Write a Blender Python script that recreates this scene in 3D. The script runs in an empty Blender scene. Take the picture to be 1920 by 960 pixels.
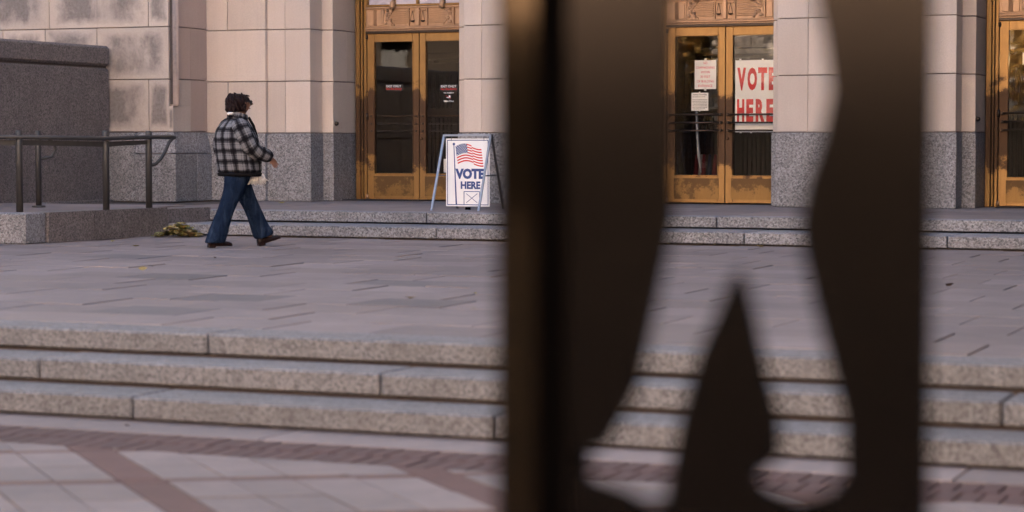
import bpy, bmesh, math, random
from mathutils import Vector, Matrix, noise
R = math.radians
random.seed(7)
scn = bpy.context.scene
COL = scn.collection

# ------------------------------------------------------------------ camera, sky, sun, exposure
cam_d = bpy.data.cameras.new('camera'); cam = bpy.data.objects.new('camera', cam_d); COL.objects.link(cam)
cam.location = (0, 0, 1.16)
cam.rotation_euler = (R(90) - math.atan(215 / 4100), 0, R(22.4))
cam_d.sensor_width = 36; cam_d.lens = 36 * 4100 / 1920
cam_d.clip_start = 0.1; cam_d.clip_end = 3000
cam_d.dof.use_dof = True; cam_d.dof.focus_distance = 26.5; cam_d.dof.aperture_fstop = 1.95
scn.camera = cam

SUN_EL = 12.0; SUN_AZ = -30.0     # degrees clockwise from +Y: low, behind the courthouse's left end
world = bpy.data.worlds.new('World'); scn.world = world; world.use_nodes = True
wn = world.node_tree; wn.nodes.clear()
sky = wn.nodes.new('ShaderNodeTexSky'); sky.sky_type = 'NISHITA'; sky.sun_disc = False
sky.sun_elevation = R(SUN_EL); sky.sun_rotation = R(SUN_AZ); sky.air_density = 0.7; sky.dust_density = 6.0; sky.ozone_density = 0.5
bg = wn.nodes.new('ShaderNodeBackground'); bg.inputs['Strength'].default_value = 0.12
wo = wn.nodes.new('ShaderNodeOutputWorld')
wn.links.new(sky.outputs[0], bg.inputs[0]); wn.links.new(bg.outputs[0], wo.inputs[0])

sun_d = bpy.data.lights.new('sun', 'SUN'); sun_d.energy = 3.8; sun_d.angle = R(0.5); sun_d.color = (1.0, 0.83, 0.68)
sun = bpy.data.objects.new('sun', sun_d); COL.objects.link(sun); sun.location = (-10, 90, 40)
sun.rotation_euler = (R(-(90 - SUN_EL)), 0, R(-SUN_AZ))

vs = scn.view_settings
vs.view_transform = 'Standard'; vs.look = 'None'; vs.gamma = 1.0; vs.use_curve_mapping = False
vs.exposure = 3.3
scn.cycles.max_bounces = 8; scn.cycles.transparent_max_bounces = 12
scn.cycles.caustics_reflective = False; scn.cycles.caustics_refractive = False
scn.cycles.sample_clamp_indirect = 6.0

# ------------------------------------------------------------------ helpers
def tag(o, label=None, cat=None, group=None, kind=None):
    if label: o['label'] = label
    if cat: o['category'] = cat
    if group: o['group'] = group
    if kind: o['kind'] = kind
    return o

def empty(name, loc=(0, 0, 0), rz=0.0, parent=None):
    o = bpy.data.objects.new(name, None); COL.objects.link(o)
    o.location = loc; o.rotation_euler = (0, 0, rz); o.empty_display_size = 0.1
    if parent: o.parent = parent
    return o

def link(name, me, mat=None, parent=None, smooth=False, loc=None):
    o = bpy.data.objects.new(name, me); COL.objects.link(o)
    if mat is not None and not me.materials: me.materials.append(mat)
    if parent is not None: o.parent = parent
    if loc is not None: o.location = loc
    if smooth:
        me.polygons.foreach_set('use_smooth', [True] * len(me.polygons))
    return o

def pyd(name, v, f):
    me = bpy.data.meshes.new(name); me.from_pydata([tuple(p) for p in v], [], f); me.update(); return me

class MB:
    """collects shapes for one mesh"""
    def __init__(s): s.v = []; s.f = []
    def add(s, v, f):
        n = len(s.v); s.v += [tuple(p) for p in v]; s.f += [tuple(i + n for i in q) for q in f]; return s
    def box(s, x0, x1, y0, y1, z0, z1, b=0.0):
        v, f = cbox_data(x0, x1, y0, y1, z0, z1, b); return s.add(v, f)
    def hexa(s, bot, top):
        s.add(list(bot) + list(top), [(3, 2, 1, 0), (4, 5, 6, 7), (0, 1, 5, 4), (1, 2, 6, 5), (2, 3, 7, 6), (3, 0, 4, 7)]); return s
    def tube(s, pts, r, seg=10, cap=True):
        v, f = tube_data(pts, r, seg, cap); return s.add(v, f)
    def build(s, name, mat, parent=None, smooth=False):
        return link(name, pyd(name, s.v, s.f), mat, parent, smooth)

def cbox_data(x0, x1, y0, y1, z0, z1, b=0.0):
    if b <= 0:
        v = [(x0, y0, z0), (x1, y0, z0), (x1, y1, z0), (x0, y1, z0), (x0, y0, z1), (x1, y0, z1), (x1, y1, z1), (x0, y1, z1)]
        return v, [(3, 2, 1, 0), (4, 5, 6, 7), (0, 1, 5, 4), (1, 2, 6, 5), (2, 3, 7, 6), (3, 0, 4, 7)]
    b = min(b, (x1 - x0) * .4, (y1 - y0) * .4, (z1 - z0) * .4)
    v = []; idx = {}
    c = ((x0, x1), (y0, y1), (z0, z1))
    for i in (0, 1):
        for j in (0, 1):
            for k in (0, 1):
                s = (i, j, k)
                for a in range(3):
                    p = []
                    for d in range(3):
                        q = c[d][s[d]]
                        if d != a: q += b if s[d] == 0 else -b
                        p.append(q)
                    idx[(i, j, k, a)] = len(v); v.append(tuple(p))
    f = []
    cx = Vector(((x0 + x1) / 2, (y0 + y1) / 2, (z0 + z1) / 2))
    def face(l):
        q = [Vector(v[i]) for i in l]
        n = (q[1] - q[0]).cross(q[2] - q[0])
        m = sum(q, Vector()) / len(q) - cx
        f.append(tuple(l) if n.dot(m) > 0 else tuple(reversed(l)))
    for a in range(3):
        d1, d2 = [d for d in range(3) if d != a]
        for s in (0, 1):
            l = []
            for (p, q) in ((0, 0), (1, 0), (1, 1), (0, 1)):
                k = [0, 0, 0]; k[a] = s; k[d1] = p; k[d2] = q; l.append(idx[(*k, a)])
            face(l)
        for p in (0, 1):
            for q in (0, 1):
                k0 = [0, 0, 0]; k0[d1] = p; k0[d2] = q; k0[a] = 0
                k1 = list(k0); k1[a] = 1
                face([idx[(*k0, d1)], idx[(*k1, d1)], idx[(*k1, d2)], idx[(*k0, d2)]])
    for i in (0, 1):
        for j in (0, 1):
            for k in (0, 1): face([idx[(i, j, k, 0)], idx[(i, j, k, 1)], idx[(i, j, k, 2)]])
    return v, f

def cbox(name, x0, x1, y0, y1, z0, z1, mat, parent=None, b=0.006):
    v, f = cbox_data(x0, x1, y0, y1, z0, z1, b)
    return link(name, pyd(name, v, f), mat, parent)

def tube_data(pts, r, seg=10, cap=True):
    pts = [Vector(p) for p in pts]; n = len(pts)
    rr = r if isinstance(r, (list, tuple)) else [r] * n
    v = []; f = []; pu = None
    for i, p in enumerate(pts):
        d = (pts[min(i + 1, n - 1)] - pts[max(i - 1, 0)]).normalized()
        if pu is None:
            u = d.orthogonal().normalized()
        else:
            u = (pu - d * pu.dot(d)); u = u.normalized() if u.length > 1e-6 else d.orthogonal().normalized()
        pu = u; w = d.cross(u)
        for k in range(seg):
            a = 2 * math.pi * k / seg
            v.append(tuple(p + (u * math.cos(a) + w * math.sin(a)) * rr[i]))
    for i in range(n - 1):
        for k in range(seg):
            k2 = (k + 1) % seg
            f.append((i * seg + k, i * seg + k2, (i + 1) * seg + k2, (i + 1) * seg + k))
    if cap:
        f.append(tuple(reversed(range(seg)))); f.append(tuple((n - 1) * seg + k for k in range(seg)))
    return v, f

def tube(name, pts, r, mat, parent=None, seg=12):
    v, f = tube_data(pts, r, seg); o = link(name, pyd(name, v, f), mat, parent)
    for p in o.data.polygons: p.use_smooth = len(p.vertices) == 4
    return o

def curve_mesh(name, polys, depth):
    """polygon with holes, in local XY, extruded along Z by depth (0..depth)"""
    cu = bpy.data.curves.new(name, 'CURVE'); cu.dimensions = '2D'; cu.fill_mode = 'BOTH'; cu.extrude = depth / 2
    for P in polys:
        sp = cu.splines.new('POLY'); sp.points.add(len(P) - 1); sp.use_cyclic_u = True
        for q, p in zip(sp.points, P): q.co = (p[0], p[1], depth / 2, 1)
    o = bpy.data.objects.new(name, cu); COL.objects.link(o)
    dg = bpy.context.evaluated_depsgraph_get()
    me = bpy.data.meshes.new_from_object(o.evaluated_get(dg)); bpy.data.objects.remove(o); bpy.data.curves.remove(cu)
    return me

def upright(me, x=0, y=0, z=0):
    """local XY drawing -> XZ wall facing -Y"""
    me.transform(Matrix.Translation((x, y, z)) @ Matrix.Rotation(R(90), 4, 'X')); me.update(); return me

def text_mesh(name, body, x0, x1, z0, z1, y, bold=0.0, mat=None, parent=None, spacing=1.0, depth=0.0015):
    """lettering fitted into the rectangle x0..x1, z0..z1 on a wall facing -Y"""
    cu = bpy.data.curves.new(name, 'FONT'); cu.body = body; cu.extrude = 0.01; cu.offset = bold; cu.align_x = 'CENTER'
    cu.space_character = spacing; cu.resolution_u = 3
    o = bpy.data.objects.new(name, cu); COL.objects.link(o)
    dg = bpy.context.evaluated_depsgraph_get()
    me = bpy.data.meshes.new_from_object(o.evaluated_get(dg)); bpy.data.objects.remove(o); bpy.data.curves.remove(cu)
    xs = [v.co.x for v in me.vertices]; ys = [v.co.y for v in me.vertices]
    ax, bx, ay, by = min(xs), max(xs), min(ys), max(ys)
    for v in me.vertices:
        px = x0 + (v.co.x - ax) / (bx - ax) * (x1 - x0); pz = z0 + (v.co.y - ay) / (by - ay) * (z1 - z0)
        py = y - (v.co.z + .01) / .02 * depth
        v.co = (px, py, pz)
    me.update(); me.materials.clear()
    return link(name, me, mat, parent)

def loft(rings, closed_ends=True, uscale=None):
    """rings: list of lists of Vectors (same count); returns mesh with UVs in metres"""
    n = len(rings[0]); v = [tuple(p) for r in rings for p in r]; f = []
    for i in range(len(rings) - 1):
        for k in range(n):
            k2 = (k + 1) % n
            f.append((i * n + k, i * n + k2, (i + 1) * n + k2, (i + 1) * n + k))
    nf = len(f)
    if closed_ends:
        f.append(tuple(reversed(range(n)))); f.append(tuple((len(rings) - 1) * n + k for k in range(n)))
    return v, f, nf, n

def loft_obj(name, rings, mat, parent=None, ends=True, sub=0):
    v, f, nf, n = loft(rings, ends)
    me = pyd(name, v, f)
    uv = me.uv_layers.new(name='UVMap')
    mid = rings[len(rings) // 2]
    circ = sum((Vector(mid[k]) - Vector(mid[(k + 1) % n])).length for k in range(n))
    cen = [sum((Vector(p) for p in r), Vector()) / n for r in rings]
    acc = [0.0]
    for i in range(1, len(rings)): acc.append(acc[-1] + (cen[i] - cen[i - 1]).length)
    for pi, p in enumerate(me.polygons):
        if pi >= nf: continue
        i, k = divmod(pi, n)
        for li, (ii, kk) in zip(p.loop_indices, ((i, k), (i, k + 1), (i + 1, k + 1), (i + 1, k))):
            uv.data[li].uv = (circ * kk / n, acc[ii])
    o = link(name, me, mat, parent, smooth=True)
    if sub:
        m = o.modifiers.new('subsurf', 'SUBSURF'); m.levels = sub; m.render_levels = sub
    return o

def ring(c, u, w, ru, rw, n=20, p=2.0, ph=0.0):
    c = Vector(c); u = Vector(u).normalized(); w = Vector(w).normalized(); out = []
    for k in range(n):
        a = 2 * math.pi * k / n + ph; ca, sa = math.cos(a), math.sin(a)
        out.append(c + u * ru * math.copysign(abs(ca) ** (2 / p), ca) + w * rw * math.copysign(abs(sa) ** (2 / p), sa))
    return out

# ------------------------------------------------------------------ materials
class NT:
    def __init__(s, name):
        s.m = bpy.data.materials.new(name); s.m.use_nodes = True; s.t = s.m.node_tree; s.t.nodes.clear()
        s.out = s.n('OutputMaterial'); s.b = s.n('BsdfPrincipled'); s.l(s.b.outputs[0], s.out.inputs[0])
    def n(s, k, **kw):
        o = s.t.nodes.new('ShaderNode' + k)
        for a, b in kw.items(): setattr(o, a, b)
        return o
    def l(s, a, b): s.t.links.new(a, b)
    def coord(s, k='Object'): return s.n('TexCoord').outputs[k]
    def mapping(s, vec, scale=(1, 1, 1), loc=(0, 0, 0), rot=(0, 0, 0)):
        m = s.n('Mapping'); m.inputs['Scale'].default_value = scale; m.inputs['Location'].default_value = loc; m.inputs['Rotation'].default_value = rot
        s.l(vec, m.inputs['Vector']); return m.outputs[0]
    def noise(s, vec, scale, detail=4, rough=.55, dist=0.0):
        o = s.n('TexNoise'); o.inputs['Scale'].default_value = scale; o.inputs['Detail'].default_value = detail
        o.inputs['Roughness'].default_value = rough; o.inputs['Distortion'].default_value = dist
        s.l(vec, o.inputs['Vector']); return o.outputs['Fac']
    def voro(s, vec, scale, feat='F1', out='Color'):
        o = s.n('TexVoronoi'); o.feature = feat; o.inputs['Scale'].default_value = scale; s.l(vec, o.inputs['Vector']); return o.outputs[out]
    def ramp(s, fac, stops, interp='LINEAR'):
        o = s.n('ValToRGB'); o.color_ramp.interpolation = interp
        e = o.color_ramp.elements
        while len(e) > 1: e.remove(e[-1])
        e[0].position = stops[0][0]; e[0].color = (*stops[0][1], 1)
        for p, c in stops[1:]:
            q = e.new(p); q.color = (*c, 1)
        s.l(fac, o.inputs[0]); return o.outputs[0]
    def mix(s, fac, a, b, mode='MIX'):
        o = s.n('Mix', data_type='RGBA', blend_type=mode)
        for i, x in ((0, fac), (6, a), (7, b)):
            if isinstance(x, (int, float)): o.inputs[i].default_value = x
            elif isinstance(x, tuple): o.inputs[i].default_value = (*x, 1)
            else: s.l(x, o.inputs[i])
        return o.outputs[2]
    def math(s, op, a, b=None, clamp=False):
        o = s.n('Math', operation=op, use_clamp=clamp)
        for i, x in ((0, a), (1, b)):
            if x is None: continue
            if isinstance(x, (int, float)): o.inputs[i].default_value = x
            else: s.l(x, o.inputs[i])
        return o.outputs[0]
    def rand(s): return s.n('ObjectInfo').outputs['Random']
    def bump(s, h, strength=.3, dist=.01):
        o = s.n('Bump'); o.inputs['Strength'].default_value = strength; o.inputs['Distance'].default_value = dist
        s.l(h, o.inputs['Height']); s.l(o.outputs[0], s.b.inputs['Normal'])
    def color(s, c):
        if isinstance(c, tuple): s.b.inputs['Base Color'].default_value = (*c, 1)
        else: s.l(c, s.b.inputs['Base Color'])
    def set(s, **k):
        for a, v in k.items():
            i = s.b.inputs[a.replace('_', ' ')]
            if isinstance(v, (int, float)): i.default_value = v
            else: s.l(v, i)
        return s.m
    def valvar(s, col, lo=.9, hi=1.1):
        """per piece brightness"""
        f = s.math('MULTIPLY_ADD', s.rand(), hi - lo); f.node.inputs[2].default_value = lo
        h = s.n('HueSaturation'); s.l(f, h.inputs['Value']); s.l(col, h.inputs['Color']); return h.outputs[0]

def m_plain(name, col, rough=.6, metal=0.0, var=.12, scale=30, bump=0.0, spec=.5):
    t = NT(name); c = t.coord(); n = t.noise(c, scale, 3)
    t.color(t.mix(t.math('MULTIPLY', n, 1.0), tuple(x * (1 - var) for x in col), tuple(min(1, x * (1 + var)) for x in col)))
    if bump: t.bump(n, bump, .005)
    return t.set(Roughness=rough, Metallic=metal, Specular_IOR_Level=spec)

def m_limestone(name, base, soot=0.0):
    t = NT(name); c = t.coord()
    g = t.noise(c, 55, 3, .7); big = t.noise(c, 1.7, 4, .6)
    col = t.ramp(g, [(.25, tuple(x * .86 for x in base)), (.75, tuple(x * 1.1 for x in base))])
    col = t.mix(t.ramp(big, [(.35, (0, 0, 0)), (.7, (.55, .55, .55))]), col, tuple(x * k for x, k in zip(base, (.93, .88, .84))))
    st = t.noise(t.mapping(c, (9, 9, 1.0)), 1.0, 3, .6)
    col = t.mix(t.ramp(st, [(.45, (0, 0, 0)), (.8, (.22, .22, .22))]), col, tuple(x * .7 for x in base))
    col = t.valvar(col, .88, 1.07)
    if soot:
        sp = t.n('SeparateXYZ'); t.l(t.coord('Generated'), sp.inputs[0])
        w = t.noise(c, 5.0, 5, .65)
        def edge(o):
            d = t.math('MINIMUM', o, t.math('SUBTRACT', 1.0, o)); return d
        e = t.math('MINIMUM', edge(sp.outputs[0]), edge(sp.outputs[2]))
        e = t.math('ADD', e, t.math('MULTIPLY', t.math('SUBTRACT', w, .5), .34))
        e = t.ramp(e, [(.05, (0, 0, 0)), (.22, (1, 1, 1))])
        s2 = t.noise(t.mapping(c, (1.5, 1.5, .8)), 1.15, 5, .65, .5)
        k = t.ramp(s2, [(.30, (0, 0, 0)), (.50, (1, 1, 1))])
        msk = t.math('MULTIPLY', e, k)
        msk = t.math('MULTIPLY', msk, soot)
        sc = t.ramp(t.noise(c, 24, 4, .7), [(.3, (.085, .075, .072)), (.7, (.20, .175, .17))])
        col = t.mix(msk, col, sc)
    t.color(col); t.bump(g, .25, .004)
    return t.set(Roughness=.88)

def m_granite(name, dark, mid, light, warm, scale=42, rough=.55, lo=.86, hi=1.1, specks=1.0):
    t = NT(name); c = t.coord()
    sp = t.n('SeparateColor'); t.l(t.voro(c, scale), sp.inputs[0])
    col = t.ramp(sp.outputs[0], [(.0, dark), (.22, dark), (.30, mid), (.58, mid), (.66, light), (1, light)])
    col = t.mix(t.ramp(sp.outputs[1], [(.74, (0, 0, 0)), (.8, (.75, .75, .75))]), col, warm)
    sp2 = t.n('SeparateColor'); t.l(t.voro(c, scale * 2.3), sp2.inputs[0])
    col2 = t.ramp(sp2.outputs[0], [(.0, dark), (.25, dark), (.35, mid), (.7, mid), (.8, light), (1, light)])
    col = t.mix(.38, col, col2)
    big = t.noise(c, 2.2, 4, .6)
    col = t.mix(t.ramp(big, [(.4, (0, 0, 0)), (.75, (.35, .35, .35))]), col, tuple(x * .62 for x in mid))
    drip = t.noise(t.mapping(c, (5, 5, .7)), 1.0, 4, .65); col = t.mix(t.ramp(drip, [(.5, (0, 0, 0)), (.75, (.45, .45, .45))]), col, tuple(x * .5 for x in mid))
    t.color(t.valvar(col, lo, hi)); t.bump(sp.outputs[2], .12, .003)
    return t.set(Roughness=rough)

def m_paving(name, a, b, rough=.75, streak=True):
    t = NT(name); c = t.coord()
    n1 = t.noise(c, 3.2, 5, .65); n2 = t.noise(c, 46, 3, .7)
    col = t.mix(t.ramp(n1, [(.3, (0, 0, 0)), (.72, (1, 1, 1))]), a, b)
    col = t.mix(t.math('MULTIPLY', n2, .5), col, tuple(x * .72 for x in a))
    sp = t.noise(c, 9, 4, .7); col = t.mix(t.ramp(sp, [(.6, (0, 0, 0)), (.72, (.5, .5, .5))]), col, tuple(x * .62 for x in a))
    lg = t.noise(c, .55, 4, .6); col = t.mix(1.0, col, t.ramp(lg, [(.3, (.80, .79, .80)), (.7, (1.0, 1.0, 1.0))]), 'MULTIPLY')
    gum = t.voro(c, 2.3, 'F1', 'Distance'); col = t.mix(t.ramp(gum, [(.05, (.6, .6, .6)), (.075, (0, 0, 0))]), col, tuple(x * .45 for x in a))
    t.color(t.valvar(col, .84, 1.12)); t.bump(n2, .2, .004)
    return t.set(Roughness=rough)

def m_bronze(name, gold, patina, thr=.5, metal=.75, rough=.42):
    t = NT(name); c = t.coord()
    n = t.noise(c, 4.0, 3, .65); fine = t.noise(c, 48, 5, .8)
    z = t.n('SeparateXYZ'); t.l(c, z.inputs[0])
    # hands and weather rub the lacquer away at push height and on the kick panel
    band = t.math('SUBTRACT', 1.0, t.math('DIVIDE', t.math('ABSOLUTE', t.math('SUBTRACT', z.outputs[2], 1.35)), .95), clamp=True)
    k = t.math('ADD', t.math('MULTIPLY', n, .55), t.math('MULTIPLY', fine, .22))
    k = t.math('ADD', k, t.math('MULTIPLY', band, .42))
    msk = t.ramp(k, [(thr - .012, (0, 0, 0)), (thr + .035, (1, 1, 1))])
    g = t.mix(t.ramp(t.noise(t.mapping(c, (1, 1, .35)), 11, 4, .6), [(.3, (0, 0, 0)), (.7, (1, 1, 1))]), gold, tuple(x * .8 for x in gold))
    g = t.mix(t.ramp(t.noise(c, 70, 3, .7), [(.62, (0, 0, 0)), (.74, (.5, .5, .5))]), g, tuple(x * .4 for x in gold))
    t.color(t.mix(msk, g, patina))
    ro = t.mix(msk, (rough,) * 3, (.62,) * 3); sp = t.n('SeparateColor'); t.l(ro, sp.inputs[0])
    t.bump(fine, .15, .003)
    return t.set(Roughness=sp.outputs[0], Metallic=metal)

def m_glass(name, tint=(.99, .98, .96), ior=1.5):
    t = NT(name); t.t.nodes.remove(t.b)
    tr = t.n('BsdfTransparent'); tr.inputs[0].default_value = (*tint, 1)
    gl = t.n('BsdfGlossy'); gl.inputs['Roughness'].default_value = .012; gl.inputs[0].default_value = (1, 1, 1, 1)
    fr = t.n('Fresnel'); fr.inputs[0].default_value = ior
    wob = t.n('Bump'); wob.inputs['Strength'].default_value = .012; wob.inputs['Distance'].default_value = .02
    t.l(t.noise(t.coord(), 5.0, 2, .5), wob.inputs['Height']); t.l(wob.outputs[0], gl.inputs['Normal'])
    f2 = t.math('MULTIPLY', fr.outputs[0], 1.45, clamp=True)
    mx = t.n('MixShader'); t.l(f2, mx.inputs[0]); t.l(tr.outputs[0], mx.inputs[1]); t.l(gl.outputs[0], mx.inputs[2])
    t.l(mx.outputs[0], t.out.inputs[0]); return t.m

def m_plaid(name):
    t = NT(name); c = t.coord('UV'); sp = t.n('SeparateXYZ'); t.l(c, sp.inputs[0])
    wob = t.noise(t.coord(), 9, 2, .5)
    def stripes(o, per, off):
        x = t.math('ADD', o, t.math('MULTIPLY', wob, .02))
        x = t.math('FRACT', t.math('ADD', t.math('DIVIDE', x, per), off))
        a = t.ramp(x, [(0, (0, 0, 0)), (.36, (0, 0, 0)), (.40, (.45, .45, .45)), (.56, (.6, .6, .6)), (.58, (1, 1, 1)), (.70, (1, 1, 1)), (.72, (.6, .6, .6)), (.84, (.45, .45, .45)), (.88, (0, 0, 0)), (1, (0, 0, 0))])
        th = t.ramp(x, [(.19, (0, 0, 0)), (.20, (.35, .35, .35)), (.235, (.35, .35, .35)), (.245, (0, 0, 0))])
        return t.mix(1.0, a, th, 'ADD')
    a = stripes(sp.outputs[0], .128, .1); b = stripes(sp.outputs[1], .118, .35)
    s = t.mix(1.0, a, b, 'ADD')
    bw = t.n('RGBToBW'); t.l(s, bw.inputs[0])
    fz = t.noise(t.coord(), 170, 2, .6)
    k = t.math('ADD', t.math('MULTIPLY', bw.outputs[0], .62), t.math('MULTIPLY', t.math('SUBTRACT', fz, .5), .35))
    t.color(t.ramp(k, [(.0, (.20, .20, .213)), (.22, (.115, .115, .127)), (.42, (.036, .035, .04)), (.72, (.012, .011, .014)), (1, (.006, .005, .007))]))
    t.bump(fz, .5, .006)
    return t.set(Roughness=.95, Specular_IOR_Level=.08)

def m_denim(name):
    t = NT(name); c = t.coord(); n = t.noise(c, 90, 2, .7); b = t.noise(c, 7, 4, .6)
    fold = t.noise(t.mapping(c, (9, 9, 3.5)), 1.6, 3, .55, .6)
    col = t.mix(t.ramp(b, [(.35, (0, 0, 0)), (.7, (1, 1, 1))]), (.005, .010, .024), (.014, .025, .052))
    col = t.mix(t.math('MULTIPLY', n, .45), col, (.008, .02, .05))
    col = t.mix(t.ramp(t.noise(t.mapping(c, (16, 16, 2.2)), 1.0, 3, .6), [(.52, (0, 0, 0)), (.72, (.75, .75, .75))]), col, (.035, .055, .095))
    t.color(col); t.bump(fold, 1.0, .06)
    return t.set(Roughness=.9, Specular_IOR_Level=.08)

M = {}
LIME = (.58, .49, .43)
M['lime'] = m_limestone('limestone', LIME)
M['lime_soot'] = m_limestone('sooty_limestone', (.50, .425, .375), .80)
M['lime_side'] = m_limestone('shaded_limestone', (.44, .345, .305), .62)  # darker base paints shade on the wing's flank, soot mask on top
M['granite'] = m_granite('grey_granite', (.055, .054, .06), (.195, .192, .206), (.37, .368, .392), (.255, .23, .235), 58)
M['granite_shaded'] = m_granite('shaded_granite', (.035, .03, .03), (.115, .10, .10), (.22, .196, .194), (.15, .125, .12), 60)  # same granite, darkened to paint shade on right-facing faces
M['granite_step'] = m_granite('step_granite', (.055, .053, .056), (.142, .136, .143), (.24, .232, .242), (.17, .152, .148), 70, .6)
M['mortar'] = m_plain('mortar', (.22, .165, .14), .95, 0, .25, 20)
M['mortar_dark'] = m_plain('dark_mortar', (.07, .055, .052), .95, 0, .3, 15)
M['joint_sand'] = m_plain('joint_sand', (.095, .072, .068), .95, 0, .35, 9)
M['slab'] = m_paving('paving_stone', (.205, .168, .162), (.275, .222, .212))
M['slab_grey'] = m_paving('grey_paving_stone', (.13, .112, .112), (.175, .15, .148))
M['slab_tan'] = m_paving('tan_paving_stone', (.24, .19, .172), (.20, .165, .16))
M['paver'] = m_paving('paver', (.185, .152, .147), (.255, .205, .192))
M['band'] = m_paving('red_paver', (.105, .05, .044), (.145, .072, .062))
M['brick'] = m_paving('dark_brick', (.075, .036, .034), (.105, .054, .049))
M['bronze'] = m_bronze('bronze', (.315, .178, .066), (.09, .05, .028), .56)
M['bronze_kick'] = m_bronze('kick_bronze', (.235, .135, .048), (.125, .071, .030), .42)
M['bronze_pale'] = m_bronze('pale_bronze', (.50, .31, .19), (.17, .095, .06), .80, .5, .5)
M['bronze_dark'] = m_plain('dark_bronze', (.05, .034, .026), .4, .6)
M['glass'] = m_glass('door_glass')
M['rail'] = m_plain('painted_rail', (.045, .042, .042), .5, .25, .3, 14)
M['wood'] = m_plain('dark_wood', (.03, .014, .006), .6, 0, .4, 9)
M['hall'] = m_plain('hall_wall', (.055, .038, .022), .8, 0, .2, 3)
M['white'] = m_plain('white_sheet', (.86, .86, .88), .55, 0, .03, 8)
M['tape'] = m_plain('tape', (.72, .72, .72), .5)
M['red'] = m_plain('red_ink', (.56, .006, .010), .6, 0, .08)
M['pink'] = m_plain('pink_ink', (.66, .05, .14), .6)
M['navy'] = m_plain('navy_ink', (.025, .06, .22), .6)
M['greyink'] = m_plain('grey_ink', (.12, .12, .15), .6)
M['blackvinyl'] = m_plain('black_vinyl', (.008, .007, .007), .5)
M['aluminium'] = m_plain('aluminium_tube', (.27, .305, .37), .5, .4, .12, 25)
M['darktube'] = m_plain('grey_tube', (.10, .10, .115), .5, .4)
M['steel'] = m_plain('dark_steel', (.016, .0122, .0105), .15, .9, .15, 6)
M['steel_post'] = m_plain('polished_post', (.042, .029, .0185), .07, .95, .1, 6)
M['steel_dark'] = m_plain('black_steel', (.003, .0025, .0025), .9, 0, .1, 30, 0, .0)
M['plaid'] = m_plaid('plaid_wool')
M['black_knit'] = m_plain('black_knit', (.008, .007, .008), .95, 0, .3, 60, .4, .1)
M['denim'] = m_denim('denim')
M['skin'] = m_plain('skin', (.20, .095, .06), .5, 0, .1, 20)
M['hair'] = m_plain('hair', (.011, .0045, .0052), .6, 0, .6, 60, .6, .15)
M['leather'] = m_plain('brown_leather', (.016, .006, .005), .45, 0, .3, 30, 0, .3)
M['wool_white'] = m_plain('white_wool', (.74, .71, .70), .9, 0, .08, 60)
M['mat'] = m_plain('rubber_mat', (.018, .016, .017), .85, 0, .3, 30, .5)
M['bark'] = m_plain('bark', (.09, .06, .042), .9, 0, .4, 12, .8)
M['leaf_gold'] = m_plain('golden_leaf', (.50, .30, .08), .6, 0, .35, 3)
M['facade_gold'] = m_plain('pale_facade', (.66, .57, .49), .85, 0, .1, .6); M['facade_brown'] = m_plain('brown_facade', (.035, .024, .016), .85, 0, .15, .6)
M['asphalt'] = m_plain('asphalt', (.03, .028, .028), .9, 0, .2, 40)

# ------------------------------------------------------------------ ground: lower pavement, front steps, plaza, rear steps, landing
def structure(o): o['kind'] = 'structure'; return o
ZL = -0.42      # lower pavement
ZD = 0.29       # door landing
pav = structure(cbox('pavement', -600, 600, -600, 10.3, ZL - .3, ZL - .012, M['mortar_dark'], None, 0))
structure(cbox('road', -300, 300, -33, -5, ZL - .2, ZL - .004, M['asphalt'], None, 0))
# granite kerb strip and dark brick strip before the steps
for i, (a, b) in enumerate(((-12.6, -9.3), (-9.29, -7.5), (-7.49, -5.63), (-5.62, -3.9), (-3.89, -1.96), (-1.95, .3), (.31, 3))):
    cbox('kerb_stone', a, b, 10.13, 10.56, ZL - .05, ZL + .004, M['slab'], pav, .006)
x = -9.6; k = 0
while x < .6:
    for (ya, yb, o) in ((9.575, 9.845, 0), (9.855, 10.12, .05)):
        cbox('brick', x + o, x + o + .094, ya, yb, ZL - .05, ZL + random.uniform(-.003, .002), M['brick'], pav, .005)
    x += .102
# pavers: bands run at 45 degrees to the steps, thin red rows cross them
D1 = Vector((.707, -.707, 0)); D2 = Vector((.863, .505, 0))
O = Vector((-6.036, 8.41, 0))             # on the thin red row
def P2(a, b): return O + D2 * a + D1 * b
C1 = 1.0 / (D2.x * .707 + D2.y * .707)    # metres along D2 for one metre square to the bands
def para(name, a0, a1, b0, b1, mat, g=.005, dz=0.0):
    q = [P2(a0 + g, b0 + g), P2(a0 + g, b1 - g), P2(a1 - g, b1 - g), P2(a1 - g, b0 + g)]
    q = [p for p in q]
    lim = 9.568; r2_ = []
    for i_ in range(len(q)):
        p_, n_ = q[i_], q[(i_ + 1) % len(q)]
        if p_.y <= lim: r2_.append(p_)
        if (p_.y <= lim) != (n_.y <= lim): r2_.append(p_.lerp(n_, (lim - p_.y) / (n_.y - p_.y)))
    q = r2_
    if len(q) < 3: return
    cx = sum(p.x for p in q) / len(q); cy = sum(p.y for p in q) / len(q)
    if cy < 7.3 or cx < -.47 * cy - 3.2 - (cy - 7) * .2 or cx > .2: return
    z1 = ZL + dz; z0 = ZL - .05
    n_ = len(q); mb = MB()
    mb.add([(p.x, p.y, z0) for p in q] + [(p.x, p.y, z1) for p in q], [tuple(range(n_, 2 * n_))] + [(k_, (k_ + 1) % n_, n_ + (k_ + 1) % n_, n_ + k_) for k_ in range(n_)])
    mb.build(name, mat, pav)
sb0 = (-6.036 + 8.41) * .707              # square distance of O from the band family's origin
band0 = 3.109 * .707 - sb0                # left edge of the first band
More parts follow.
